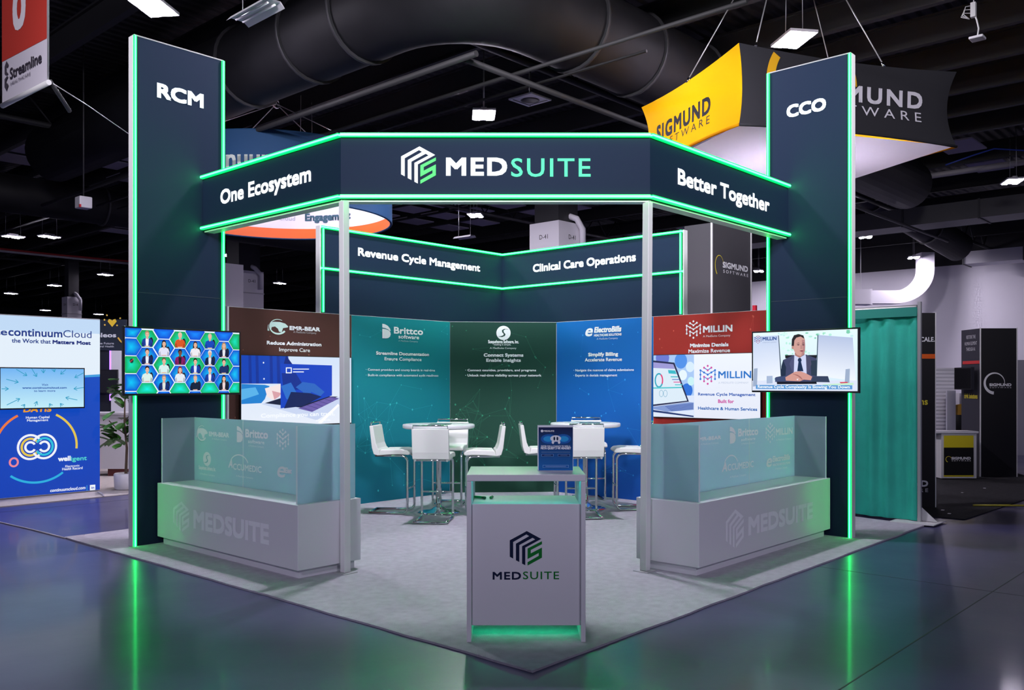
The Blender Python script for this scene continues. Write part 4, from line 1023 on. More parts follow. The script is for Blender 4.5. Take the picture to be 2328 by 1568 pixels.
lb('led_strip', mat('green_led_diffuser', (.05, .2, .1), .4, emit=(0, .85, .35), es=7.0), -lx + .04, lx - .04, -ly + .19, -ly + .202, .085, .099, 0)
PRC = Pl(CW(0, d0 + .022), RGT)
NV = hx('101c3c'); GR = hx('0c7a2c')
p = Pic(PRC, .001, .0004); emblem_px(p, 1159, 1206.7, 1232, 1285, NV, GR); p.build('emblem', VP, RC)
p = Pic(PRC, .001, .0004); p.tx('MED', 1120, 1317, 1184.5, 1317, 1299.5, NV, .04, 0, 1.14); p.tx('SUITE', 1189, 1316, 1271, 1316, 1298.8, GR, .01, 0, 1.14); p.build('lettering', VP, RC)
# things on and in it
SGN = thing('sign_holder', 'clear upright holder with a blue prize draw sheet on the white counter', 'sign holder', CW((1262.5 - CX) / F * 5.53, 5.53, H1), CROT)
m = MB(); m.box(-.111, .111, -.004, .004, 0.0, .285); m.build('acrylic_sheet', mat('clear_acrylic', (.8, .85, .9), .15), SGN, True)
m = MB(); m.box(-.111, .111, -.004, .07, 0.0, .005); m.build('foot', MATS['clear_acrylic'], SGN, True)
PSG = Pl(CW(0, 5.525), RGT); p = Pic(PSG, .0005, .0003)
a0, b0 = PSG.px(1224.5, 1069); a1, b1 = PSG.px(1302, 971)
p.grad(a0, b0, a1, b1, hx('1667b0'), hx('15204e'))
sx = lambda x: a0 + (a1 - a0) * x
sy = lambda y: b1 - (b1 - b0) * y
for k, (x, y) in enumerate(((.3, .27), (.72, .27))): p.disc(sx(x), sy(y), .05, .03, hx('1c62b4'), 18)
for x, y in ((.28, .27), (.74, .27)): p.disc(sx(x), sy(y), .03, .018, hx('2aa0e0'), 16)
p.disc(sx(.5), sy(.26), .034, .020, (.85, .88, .92), 18)
p.disc(sx(.46), sy(.262), .006, .012, hx('20304a'), 10); p.disc(sx(.55), sy(.262), .006, .012, hx('20304a'), 10, True)
for x in (.42, .60): p.disc(sx(x), sy(.345), .008, .011, (.85, .88, .92), 12)
p.disc(sx(.1), sy(.085), .009, .009, (.9, .92, .95), 6); p.text('MEDSUITE', sx(.15), sy(.105), .065, .010, (.9, .92, .95), .05)
p.text('ENTER FOR A CHANCE TO WIN A', sx(.07), sy(.46), (a1 - a0) * .86, .011, (.8, .86, .95), .04); p.text('META QUEST 3 VR HEADSET', sx(.06), sy(.51), (a1 - a0) * .89, .013, (.88, .92, 1), .07)
p.rect(sx(.08), sy(.578), sx(.92), sy(.572), hx('9fc0e6'))
for x in (.08, .56):
    p.rect(sx(x), sy(.675), sx(x + .36), sy(.618), hx('6f9fd8')); p.rect(sx(x + .012), sy(.668), sx(x + .348), sy(.625), hx('0e2c66')); p.rect(sx(x + .08), sy(.650), sx(x + .28), sy(.645), hx('8fb8e8'))
p.rect(sx(.12), sy(.935), sx(.88), sy(.872), hx('7fb4e8')); p.rect(sx(.13), sy(.928), sx(.87), sy(.879), hx('145ca8')); p.rect(sx(.2), sy(.906), sx(.8), sy(.900), hx('bcd8f4'))
p.build('printed_sheet', PRINT, SGN)
for (px, py, an, lb_) in ((1090, 1127, -.7, 'green marker lying on the counter shelf, the left of two'), (1117, 1127, 1.3, 'short green clip on the counter shelf, the right of two')):
    q = Gd(px, py + 6, .8265); t = thing('green_pen' if an < 0 else 'green_clip', lb_, 'pen' if an < 0 else 'clip', (q.x, q.y, .8265), CROT + an)
    L = .05 if an < 0 else .022
    m = MB(); m.tube([(-L, 0, .009), (-L * .8, 0, .009), (L * .5, 0, .009)], .008, 8, radii=[.003, .008, .008]); m.build('barrel', mat('green_plastic', (.01, .42, .12), .35), t, True)
    m = MB(); m.tube([(L * .5, 0, .009), (L, 0, .009)], .0085, 8); m.build('cap', mat('dark_green_plastic', (.005, .12, .04), .35), t, True)
# ------------------------------------------------------------------ bar tables and stools
def table(lat, dep, label):
    t = thing('bar_table', label, 'table', CW(lat, dep, CT))
    m = MB(); m.lathe([(0, 1.0), (.40, 1.0), (.425, 1.008), (.43, 1.02), (.43, 1.045), (.424, 1.052), (0, 1.052)], 48); m.build('tabletop', WHITE, t, True)
    m = MB(); m.lathe([(.038, .04), (.032, .3), (.032, .96), (.11, .985), (.11, 1.0)], 24); m.build('pole', CHROME, t, True)
    m = MB(); m.lathe([(.255, 0), (.26, .006), (.2, .02), (.09, .034), (.06, .06), (.045, .065)], 40); m.build('base', CHROME, t, True)
    return t
TB1 = table(-.877, 10.62, 'round white bar table in front of the teal wall panel')
TB2 = table(.905, 10.95, 'round white bar table in front of the blue wall panel')
for T_, lat, dep, lb_ in ((TB1, -.86, 10.55, 'dark leaflet lying on the left bar table'), (TB2, .95, 10.9, 'dark leaflet lying on the right bar table')):
    q = CW(lat, dep, 1.0665); m = MB(); m.hexa([q + RGT * x + FWD * y + UP * z for x, y, z in ((-.13, -.09, 0), (.12, -.1, 0), (.14, .08, 0), (-.11, .1, 0), (-.13, -.09, .004), (.12, -.1, .004), (.14, .08, .004), (-.11, .1, .004))])
    tag(m.build('leaflet', mat('dark_paper', (.06, .11, .12), .4)), lb_, 'leaflet')
def stool(label):
    """faces local +y"""
    t = thing('bar_stool', label, 'bar stool', (0, 0, CT), 0, 'white cantilever bar stools round the tables')
    w = .205
    prof = []  # seat and back as one padded shell, cross-section (y, z) thick band
    up = [(.225, .735), (.20, .758), (.12, .768), (-.02, .764), (-.12, .762), (-.155, .775), (-.178, .83), (-.195, .92), (-.215, 1.04)]
    lo = [(.235, .715), (.215, .700), (.12, .705), (-.02, .702), (-.15, .690), (-.205, .705), (-.228, .78), (-.242, .90), (-.258, 1.04)]
    m = MB()
    ring = up[:5] + [(-.13, .745)] + lo[:5][::-1]
    def slab(ring, name):
        m = MB(); n = len(ring)
        for k in range(n):
            a, b = ring[k], ring[(k + 1) % n]
            m.face([(-w, a[0], a[1]), (w, a[0], a[1]), (w, b[0], b[1]), (-w, b[0], b[1])][::-1], 0, None, False)
        m.face([(w, y, z) for y, z in ring]); m.face([(-w, y, z) for y, z in ring][::-1])
        o = m.build(name, LEATHER, t, True)
        bm = bmesh.new(); bm.from_mesh(o.data); bmesh.ops.remove_doubles(bm, verts=bm.verts, dist=1e-5); bmesh.ops.recalc_face_normals(bm, faces=bm.faces); bm.to_mesh(o.data); bm.free()
        md = o.modifiers.new('pad', 'BEVEL'); md.width = .012; md.segments = 3; md.limit_method = 'ANGLE'; md.angle_limit = .6
        return o
    slab(ring, 'seat')
    slab([(-.135, .758)] + up[5:] + lo[4:][::-1] + [(-.14, .70)], 'backrest')
    m = MB(); m.tube([(-w + .012, -.236, 1.03), (-w + .012, -.240, 1.075), (w - .012, -.240, 1.075), (w - .012, -.236, 1.03)], .009, 8); m.build('handle', CHROME, t, True)
    for s in (-1, 1):
        x = s * .18
        P = [(x, -.19, .69), (x, .12, .69)] + [(x, .12 + .075 * math.sin(k * PI / 10), .615 + .075 * math.cos(k * PI / 10)) for k in range(1, 6)]
        P += [(x, .195, .12)] + [(x, .135 + .06 * math.cos(k * PI / 10), .075 - .06 * math.sin(k * PI / 10)) for k in range(0, 6)] + [(x, -.27, .015)]
        m = MB(); m.tube(P, .0145, 8); m.build('side_frame', CHROME, t, True)
    m = MB(); m.tube([(-.18, -.27, .015), (.18, -.27, .015)], .0145, 8); m.build('floor_bar', CHROME, t, True)
    m = MB(); m.tube([(-.18, .195, .30), (.18, .195, .30)], .011, 8); m.build('footrest', CHROME, t, True)
    m = MB(); m.tube([(-.18, -.17, .69), (.18, -.17, .69)], .011, 8); m.build('seat_bar', CHROME, t, True)
    return t
ST = stool('white bar stool at the left end of the left bar table')
def put(o, lat, dep, ang):
    q = CW(lat, dep, CT); o.location = q; o.rotation_euler = (0, 0, CROT + ang)
put(ST, -1.40, 10.62, -PI / 2 - .12)
SDEF = [(-.875, 9.98, -.10, 'white bar stool with its back to us before the left bar table'), (-.345, 10.52, PI / 2 + .08, 'white bar stool at the right end of the left bar table'), (-.79, 11.25, PI - .1, 'white bar stool on the far side of the left bar table'),
        (.345, 10.85, -PI / 2 + .05, 'white bar stool at the left end of the right bar table'), (.83, 10.3, .06, 'white bar stool with its back to us before the right bar table'), (1.46, 10.9, PI / 2, 'white bar stool at the right end of the right bar table'), (1.02, 11.75, PI + .08, 'white bar stool on the far side of the right bar table')]
for lat, dep, an, lb_ in SDEF:
    o = dup(ST, lb_); put(o, lat, dep, an)
# ================================================================== neighbours
# --- backlit wall at far left
PCW = Pl((0, 9.75), (1, 0))
WL = -1.0; WR = PCW.px(227, 900)[0]
t = thing('backlit_wall', 'tall backlit wall, white above and blue below, at the left edge of the photo', 'backlit wall', (.5, 9.8, 0))
m = MB(); m.box(WL, WR, 9.752, 9.92, .02, 2.47); m.build('frame', ALU, t)
WZ1 = PCW.px(225, 727)[1]
p = Pic(PCW, -.001, .0008)
p.grad(WL, .03, WR, WZ1, hx('0840b8'), hx('0a50c8'))
a_, b_ = PCW.px(225, 856); a2, b2 = PCW.px(0, 905)
p.poly([(WL, b2 - .02), (a2, b2), (a_ - .35, b_ - .02), (WR, b_), (WR, WZ1), (WL, WZ1)], hx('3f9fe0'))
p.poly([(WL, b2 + .0), (a2, b2 + .02), (a_ - .35, b_ + .01), (WR, b_ + .035), (WR, WZ1), (WL, WZ1)], hx('e8f4ff'))
p.poly([(WL, WZ1 - .2), (WR, WZ1 - .2), (WR, WZ1), (WL, WZ1)], hx('c4defa'))
p.build('graphic', attr_mat('backlit_wall_print', .95, .6), t)
BWP = MATS['backlit_wall_print']
X3 = lambda x: x / 3.267
Y3 = lambda y: 680 + y / 3.267
p = Pic(PCW, .006, .0008); NB = hx('1a3a8a'); WT = (.85, .9, 1)
p.tx('continuum', X3(60), Y3(275), X3(462), Y3(280), Y3(215), NB, .03); p.tx('Cloud', X3(468), Y3(282), X3(678), Y3(288), Y3(230), NB, .0)
p.tx('te', X3(-40), Y3(265), X3(52), Y3(268), Y3(215), NB, .03)
p.tx('the Work that', X3(85), Y3(322), X3(375), Y3(330), Y3(290), NB, .03); p.tx('Matters Most', X3(388), Y3(331), X3(672), Y3(340), Y3(302), hx('142a7a'), .07)
p.tx('DATIS', X3(170), Y3(838), X3(378), Y3(836), Y3(800), hx('f0a020'), .06, .15)
p.tx('Human Capital', X3(190), Y3(886), X3(365), Y3(884), Y3(868), WT, .03); p.tx('Management', X3(198), Y3(907), X3(356), Y3(905), Y3(890), WT, .03)
p.tx('well', X3(428), Y3(1202), X3(522), Y3(1200), Y3(1165), WT, .06); p.tx('igent', X3(524), Y3(1198), X3(642), Y3(1196), Y3(1165), hx('58d8d0'), .03)
p.tx('Electronic', X3(482), Y3(1246), X3(588), Y3(1243), Y3(1230), WT, .02); p.tx('Health Record', X3(458), Y3(1268), X3(610), Y3(1263), Y3(1248), WT, .02)
p.tx('continuumcloud.com', X3(368), Y3(1428), X3(630), Y3(1412), Y3(1404), WT, .03, .1)
a0, b0 = PCW.px(X3(664), Y3(1418)); p.rect(a0, b0, a0 + .075, b0 + .075, (.9, .95, 1)); p.text('in', a0 + .02, b0 + .018, .04, .035, hx('0a48c0'), .04)
p.rect(a0 - .045, b0, a0 - .038, b0 + .075, hx('40b0e8'))
p.build('lettering', BWP, t)
p = Pic(PCW, .006, .0008)
a, b = PCW.px(X3(275), Y3(1095)); ax, _ = PCW.px(X3(568), Y3(1095)); _, bt = PCW.px(X3(275), Y3(830)); R1 = ax - a; R2 = (bt - b)
p.arc(a, b, R1, R2, 62, -6, .03, .03, hx('e8c84a'), 20); p.arc(a, b, R1, R2, 180, 118, .03, .03, hx('f07a3a'), 20); p.arc(a, b, R1, R2, -50, -130, .03, .03, hx('2ab0e0'), 24)
r0 = R1 * .22
for cx_, c1, s0, s1 in ((-.17, 'e8c84a', 30, 330), (.17, '2ac0e0', -150, 150)):
    for k, cc in ((1.35, 'f4f6ff'), (.95, c1), (.55, 'f4f6ff')): p.arc(a + cx_ * R1 * 1.0, b, r0 * k, r0 * k * 1.05, s0, s1, r0 * .26, r0 * .26, hx(cc), 26)
a, b = PCW.px(X3(100), Y3(1210)); p.arc(a, b, .05, .055, 0, 360, .025, .025, hx('f08a9a'), 18)
p.build('emblem', BWP, t)
# its television
PCT = Pl((0, 9.64), (1, 0))
TV5, p, bx = screen(PCT, -2, 834, 193, 927.5, 'wall television on the backlit wall showing arrows around a web address', .108)
p.grad(*bx, hx('bfeaf6'), hx('6fb2f0'))
NBL = hx('1a4aa0'); TE = hx('2a9ac0')
p.tx('Visit', X3(310), Y3(642), X3(358), Y3(642), Y3(627), NBL, .02); p.tx('www.continuumcloud.com', X3(165), Y3(664), X3(495), Y3(664), Y3(650), NBL, .06); p.tx('to learn more', X3(252), Y3(688), X3(410), Y3(687), Y3(672), NBL, .02)
def arrow(x0, y0, x1, y1):
    q0 = PCT.px(X3(x0), Y3(y0)); q1 = PCT.px(X3(x1), Y3(y1)); p.line(q0, q1, .009, TE)
    an = math.atan2(q1[1] - q0[1], q1[0] - q0[0])
    for s in (2.6, -2.6): p.line(q1, (q1[0] + .05 * math.cos(an + s), q1[1] + .05 * math.sin(an + s)), .009, TE)
for q in ((120, 520, 200, 568), (235, 515, 272, 575), (320, 518, 322, 548), (398, 520, 404, 540), (488, 522, 448, 557), (622, 545, 553, 582), (45, 594, 135, 617), (10, 665, 62, 665), (620, 656, 546, 665), (572, 748, 485, 730), (48, 785, 145, 738), (258, 794, 272, 758), (168, 796, 182, 780), (376, 794, 364, 774), (460, 792, 444, 773)): arrow(*q)
p.build('screen_image', SCREEN, TV5)
m = MB(); pts = [(-4, 8.9), (3.2, 9.15), (3.4, 13.5), (-4, 13.5)]; m.prism(pts, .001, .012); tag(m.build('aisle_carpet', noise_mat('beige_carpet', (.50, .45, .42), (.58, .53, .48), 20, .95, .6, 150)), 'beige carpet under the backlit wall at far left', 'carpet')
m = MB(); m.tube([Gd(-40, 1176, .006), Gd(0, 1187, .006), Gd(75, 1204, .006), Gd(149, 1223, .006)], .008, 6); tag(m.build('floor_cable', mat('grey_cable', (.5, .48, .5), .5)), 'thin pale cable on the concrete leading to the left carpet corner', 'cable')
m = MB()
for k in range(3): m.tube([Gd(222, 1118, .022), Gd(230 + k * 3, 1120 + k * 2, .035), Gd(234 + k, 1126 + k, .022)], .006, 5)
tag(m.build('power_lead', MATS['grey_cable']), 'loose loop of leads at the right foot of the backlit wall', 'cable')
# --- dark booth beyond it
PEL = Pl(CW(0, 17.5), RGT)
t = thing('booth_header', 'dark sign panel with a yellow heart behind the backlit wall', 'sign', PEL.w(*PEL.px(258, 760), -.05))
a0, b0 = PEL.px(205, 796); a1, b1 = PEL.px(286, 726)
m = MB(); m.pbox(PEL, a0, a1, b0, b1, -.06, 0); m.build('panel', mat('dark_slate_fabric', hx('1e2a3a'), .6), t)
p = Pic(PEL, .004, .002)
p.tx('eleos', X3(715), Y3(283), X3(864), Y3(283), Y3(250), (.8, .85, .9), .05); p.tx('the Future', X3(725), Y3(335), X3(847), Y3(335), Y3(320), (.6, .65, .7), .03); p.tx('of Behavioral Health', X3(640), Y3(357), X3(847), Y3(357), Y3(344), (.6, .65, .7), .03)
hxx, hyy = PEL.px(X3(835), Y3(172)); s = .09
p.poly([(hxx, hyy - s), (hxx + s, hyy + .2 * s), (hxx + .7 * s, hyy + .75 * s), (hxx + .2 * s, hyy + .6 * s), (hxx, hyy + .35 * s), (hxx - .2 * s, hyy + .6 * s), (hxx - .7 * s, hyy + .75 * s), (hxx - s, hyy + .2 * s)], (.95, .65, .05))
for dx, dy in ((-.15, .05), (.16, .08), (-.1, .14), (.1, -.06), (-.14, -.05)): p.disc(hxx + dx, hyy + dy, .018, .018, (.9, .6, .1), 8)
p.pline([PEL.px(X3(880), Y3(285)), PEL.px(X3(900), Y3(312)), PEL.px(X3(915), Y3(325))], .03, (.9, .55, .08))
p.build('lettering', PRINT, t)
m = MB(); m.pbox(PEL, a0, a1, 0, b0, -.06, -.03); m.build('backing', mat('dark_booth_wall', hx('141a26'), .6), t)
m = MB(); m.pbox(PEL, PEL.px(254, 900)[0], PEL.px(296, 900)[0], PEL.px(254, 1060)[1], PEL.px(254, 797)[1], -.02, .03); tag(m.build('booth_partition', mat('white_booth_panel', (.78, .78, .84), .5)), 'white panel with purple edge light behind the potted fig', 'panel')
m = MB(); m.pbox(PEL, PEL.px(254, 900)[0] - .03, PEL.px(254, 900)[0], PEL.px(254, 910)[1], PEL.px(254, 797)[1], -.02, .035); tag(m.build('light_tube', mat('purple_light', (.2, .1, .4), .5, emit=(.35, .15, 1), es=2.5)), 'purple light strip down the edge of the white booth panel', 'light')
a0, b0 = PEL.px(228, 893); a1, b1 = PEL.px(272, 840)
t = thing('television', 'dark switched-off television in the booth behind the fig', 'television', PEL.w(a0, b0, .1))
m = MB(); m.pbox(PEL, a0, a1, b0, b1, .05, .1); m.build('bezel', BLACK, t); m = MB(); m.pbox(PEL, a0 + .02, a1 - .02, b0 + .02, b1 - .02, .1, .103); m.build('screen_glass', mat('dark_glass', (.01, .01, .012), .08), t)
c = Gd(257, 1082, .012); t = thing('booth_counter', 'white booth counter with a dark red base left of the fig', 'counter', c, CROT)
m = MB(); m.box(-.5, .35, 0, .5, .12, 1.02); m.build('body', WHITE, t, True); m = MB(); m.box(-.1, .33, .03, .5, 0, .12); m.build('base', mat('dark_red', (.12, .02, .02), .5), t, True)
m = MB(); m.box(-.52, .37, -.02, .52, 1.02, 1.05); m.build('top', WHITE, t, True)
# --- potted fig
c = Gd(286, 1112, .012)
t = thing('potted_fig', 'leafy green fig tree in a white pot left of the left tower', 'plant', c)
m = MB(); m.lathe([(.13, 0), (.155, .02), (.165, .22), (.15, .24), (.14, .22)], 24); m.build('pot', WHITE, t, True)
m = MB(); m.lathe([(0, .2), (.148, .205)], 20); m.build('soil', mat('potting_soil', (.03, .02, .015), .9), t, True)
m = MB(); m.tube([(0, 0, .2), (.02, .01, .6), (-.02, .0, .95), (.0, .02, 1.45)], .02, 8, radii=[.022, .018, .014, .008])
m.tube([(-.01, 0, .8), (-.12, .05, .9), (-.22, .05, 1.0)], .008, 6); m.tube([(0, 0, 1.0), (.1, -.1, 1.2), (.13, -.12, 1.35)], .008, 6); m.build('trunk', mat('fig_bark', (.12, .08, .05), .8), t, True)
rnd = random.Random(21); m = MB()
def leaf(o, d, up, L, W):
    d = d.normalized(); s = d.cross(up).normalized(); nn = s.cross(d)
    pr = [(0, .04), (.18, .34), (.38, .42), (.55, .5), (.75, .52), (.92, .3), (1, 0)]
    for (a0, w0), (a1, w1) in zip(pr, pr[1:]):
        for sg in (-1, 1):
            P = [o + d * L * a0 - nn * (.18 * L * a0 * a0), o + d * L * a1 - nn * (.18 * L * a1 * a1), o + d * L * a1 - nn * (.18 * L * a1 * a1) + s * sg * W * w1 + nn * .02, o + d * L * a0 - nn * (.18 * L * a0 * a0) + s * sg * W * w0 + nn * .02]
            m.face(P, 0, None, True)
RL = Matrix.Identity(3)
for k in range(64):
    h = rnd.uniform(.62, 1.62); an = rnd.uniform(0, 2 * PI); rr = rnd.uniform(.02, .2)
    if k < 9: h = rnd.uniform(.62, .9); an = math.atan2(-RGT.y, -RGT.x) + rnd.uniform(-.5, .5); rr = .16
    o = Vector((rr * math.cos(an), rr * math.sin(an), h))
    leaf(o, Vector((math.cos(an), math.sin(an), rnd.uniform(-.5, .8))), Vector((0, 0, 1)), rnd.uniform(.17, .27), rnd.uniform(.10, .15))
m.build('foliage', noise_mat('fig_leaf', (.02, .10, .015), (.06, .22, .03), 6, .35), t, True)
# --- white booth seen in the slit between left tower and brown panel
t = thing('info_board', 'pale printed board seen in the slit right of the left tower', 'board', D(14, 512, 900))
q = D(14, 505, 945); q2 = D(14, 524, 760); PIB = Pl(q, RGT)
m = MB(); m.pbox(PIB, -.1, .16, 0, 2.45, -.04, 0); m.build('panel', mat('pale_board', (.72, .72, .76), .5), t)
p = Pic(PIB, .003, .002)
for k in range(9): p.rect(.0, .95 + k * .045, .12, .965 + k * .045, hx('5a7a90'))
p.rect(-.02, 1.38, .13, 1.42, hx('e07a40')); p.rect(.03, .7, .14, .9, hx('1a3aa8')); p.build('graphic', PRINT, t)
m = MB(); c = D(30, 505, HY); m.box(c.x, c.x + .8, c.y, c.y + .8, 0, 5.6); tag(m.build('pillar', PIL), 'grey pillar edge tight against the right side of the left tower', 'pillar')
# --- teal pipe-and-drape at right
xd = 6.72
t = thing('drape_wall', 'teal green curtain hung on an upright pole right of the booth', 'curtain', (xd, .9, 0))
rnd = random.Random(4)
folds = [(rnd.uniform(20, 40), rnd.uniform(0, 6.28), rnd.uniform(.006, .016)) for _ in range(3)] + [(9, 1.0, .025), (14, 2.2, .02)]
def drp(u, v):
    y = .145 + (2.6 - .145) * u; z = .03 + 2.36 * v
    amp = 1.0 if v < .955 else .35
    x = xd + sum(a * math.sin(f * y + ph) for f, ph, a in folds) * amp - .02 * (1 - v)
    return (x, y, z)
m = MB(); m.grid(drp, 110, 40); DRAPE = noise_mat('teal_drape', (.016, .40, .29), (.02, .47, .34), 5, .7, .25, 40)
m.build('curtain', DRAPE, t)
m = MB(); m.box(xd - .062, xd - .052, .145, 2.6, 2.30, 2.40); m.build('top_hem', mat('teal_hem', (.012, .22, .17), .7), t)
m = MB(); m.box(xd - .055, xd - .015, .105, .14, 0.012, 2.46); m.build('upright_pole', ALU, t)
m = MB(); m.tube([(xd, .16, 2.41), (xd, 2.7, 2.41)], .02, 8); m.build('cross_bar', ALU, t)
m = MB(); m.box(xd - .22, xd + .22, -.08, .38, .0145, .024); m.build('base_plate', ALUW, t)
for s in (-1, 1):
    m = MB(); m.face([(xd - .01, .16 + s * .03, .2), (xd - .01, .16 + s * .22, .03), (xd - .01, .16 + s * .03, .03)]); m.build('brace', ALUW, t)
# --- the black branded booth beyond
BLK = mat('black_fabric_panel', hx('1c1c1e'), .6, spec=.3); SGR = mat('slate_fabric_panel', hx('3c3c46'), .6)
m = MB(); pts = [CW(4.35, 10.75), CW(5.15, 10.1), CW(8.2, 13.2), CW(9.5, 19), CW(4.5, 19)]
m.prism([(q.x, q.y) for q in pts], .001, .011); tag(m.build('black_carpet', noise_mat('black_carpet', (.012, .012, .014), (.03, .03, .033), 18, .95, .6, 140)), 'black carpet flecked with litter at right', 'carpet')
rnd = random.Random(9); k = 0
for (px, py) in ((2145, 1160), (2160, 1168), (2190, 1120), (2108, 1170), (2240, 1110)):
    q = Gd(px, py, .0125); m = MB(); m.box(q.x, q.x + .04, q.y, q.y + .03, .0125, .016); k += 1
    tag(m.build('paper_scrap', WHITE), 'white paper scrap on the black carpet, %s' % ('by the litter cluster near the curtain pole', 'nearest the carpet edge', 'in front of the yellow and black counter', 'beside the tall black panel foot', 'near the black tower foot')[k - 1], 'litter')
PS1 = Pl(CW(0, 11.04), RGT); a1, _ = PS1.px(2128, 1150)
t = thing('display_wall', 'tall black panel with an orange stripe behind the curtain', 'display panel', PS1.w(a1 - .5, 0, -.03))
ztop = PS1.px(2128, 711)[1]
m = MB(); m.pbox(PS1, a1 - 1.0, a1 - .012, .012, ztop, -.06, 0); m.build('fabric', BLK, t)
m = MB(); m.pbox(PS1, a1 - .012, a1, .012, ztop + .006, -.062, .003); m.build('edge_profile', ALUW, t)
XR = lambda x: 1900 + x / 4.612
YR = lambda y: 560 + y / 4.612
YR2 = lambda y: 860 + y / 4.612
p = Pic(PS1, .002, .001)
b0 = PS1.px(2100, YR(1176))[1]; b1 = PS1.px(2100, YR(1128))[1]; p.rect(a1 - .99, b0, a1 - .013, b1, hx('e8621c'))
WTX = (.85, .85, .87); YEL = (.85, .72, .05)
p.tx('EMPOWER SCALE.', XR(560), YR(998), XR(1036), YR(998), YR(950), WTX, .03); p.tx('CARE.', XR(720), YR(908), XR(885), YR(908), YR(860), WTX, .03)
p.tx('the', XR(740), YR(1410), XR(888), YR(1410), YR(1345), YEL, .03); p.tx('one', XR(740), YR2(150), XR(882), YR2(150), YR2(82), YEL, .03); p.tx('Solutions', XR(600), YR2(276), XR(962), YR2(276), YR2(205), YEL, .03)
p.tx('SIGMUND', XR(480), YR2(1133), XR(965), YR2(1133), YR2(1068), WTX, .06); p.tx('S O F T W A R E', XR(480), YR2(1190), XR(965), YR2(1190), YR2(1152), (.6, .6, .62), .03)
p.build('lettering', PRINT, t)
# black tower with a television
PS2 = Pl(CW(0, 14.6), RGT); a0, _ = PS2.px(2229, 1000); a1, _ = PS2.px(2312, 1000); zt = PS2.px(2270, 746)[1]
t = thing('display_tower', 'black square display tower with a white crescent logo at far right', 'display tower', PS2.w((a0 + a1) / 2, 0, -.3))
m = MB(); m.pbox(PS2, a0 + .01, a1 - .01, .012, zt, -.62, 0); m.build('fabric', BLK, t)
m = MB(); m.pbox(PS2, a0, a0 + .01, .012, zt, -.62, -.0005); m.build('side_fabric', SGR, t)
for e in (a0 - .008, a1 - .008):
    m = MB(); m.pbox(PS2, e, e + .016, .012, zt + .01, -.01, .006); m.build('edge_profile', ALUW, t)
p = Pic(PS2, .003, .0015)
a, b = PS2.px(XR(1665), YR(1432)); r = PS2.px(XR(1770), YR(1432))[0] - a
p.arc(a, b, r, r, -5, 265, .008, .05, (.8, .8, .82), 36)
p.tx('SIGMUND', XR(1608), YR(1465), XR(1840), YR(1465), YR(1435), WTX, .07); p.tx('S O F T W A R E', XR(1612), YR(1486), XR(1838), YR(1486), YR(1473), (.5, .5, .52), .03)
p.build('lettering', PRINT, t)
ps = PS2.w(a0 - .001, 0); PSS = Pl(ps, (-FWD.x, -FWD.y))
p = Pic(PSS, .002, .0015)
p.tx('RESTORE THE', XR(1372), YR(970), XR(1467), YR(963), YR(935), WTX); p.tx('HUMAN ELEMENT', XR(1355), YR(1038), XR(1483), YR(1030), YR(1003), WTX); p.tx('THROUGH AI.', XR(1372), YR(1098), XR(1467), YR(1090), YR(1063), WTX)
q0 = PSS.px(XR(1335), YR(1236)); q1 = PSS.px(XR(1512), YR(1195)); p.rect(q0[0], q0[1] - .0, q1[0], q1[1], hx('e04848'))
p.tx('EHR Solutions', XR(1355), YR2(205), XR(1492), YR2(215), YR2(155), YEL, .02)
p.build('lettering', PRINT, t)
t = thing('television', 'switched-off black television on the side of the black tower', 'television', D(14.4, 2200, 890))
q0 = PSS.px(XR(1310), YR(1400)); 
aa0 = -.60; aa1 = -.04; zz0 = D(14.5, 2200, 886).z; zz1 = D(14.5, 2200, 834).z
m = MB(); m.pbox(PSS, aa0, aa1, zz0, zz1, .08, .13); m.build('bezel', BLACK, t); m = MB(); m.pbox(PSS, aa0 + .02, aa1 - .02, zz0 + .02, zz1 - .02, .13, .133); m.build('screen_glass', MATS['dark_glass'], t)
m = MB(); m.pbox(PSS, aa0 + .2, aa1 - .2, zz0 + .15, zz1 - .15, .004, .08); m.build('wall_mount', DARKMETAL, t)
# white counter, yellow and black front
PS3 = Pl(CW(0, 14.2), RGT); a0, _ = PS3.px(2140, 1000); a1, _ = PS3.px(2220, 1000); zt = PS3.px(2180, 980)[1]
t = thing('branded_counter', 'white framed counter with a yellow and black front at right', 'counter', PS3.w((a0 + a1) / 2, 0, -.3))
m = MB(); m.pbox(PS3, a0, a1, .03, zt - .03, -.3, 0); m.build('cabinet', ALUW, t)
m = MB(); m.pbox(PS3, a0 - .12, a1 + .02, zt - .03, zt, -.34, .03); m.build('top', WHITE, t)
for e in (a0 + .02, a1 - .05):
    m = MB(); m.pbox(PS3, e, e + .03, .012, .03, -.28, -.02); m.build('foot', DARKMETAL, t)
p = Pic(PS3, .002, .0015); q0 = PS3.px(XR(1132), YR2(1030)); q1 = PS3.px(XR(1444), YR2(598))
p.rect(q0[0], q0[1], q1[0], q1[1], (.78, .66, .02)); p.rect(q0[0], PS3.px(2180, YR2(1014))[1], q1[0], PS3.px(2180, YR2(724))[1], hx('121212')); p.build('graphic', PRINT, t)
p = Pic(PS3, .007, .0015)
p.tx('SIGMUND', XR(1210), YR2(850), XR(1413), YR2(850), YR2(822), WTX, .07); p.tx('S O F T W A R E', XR(1213), YR2(868), XR(1413), YR2(868), YR2(855), (.7, .7, .7), .03)
a, b = PS3.px(XR(1180), YR2(846)); p.arc(a, b, .045, .045, 20, 250, .004, .012, YEL, 20); p.build('lettering', PRINT, t)
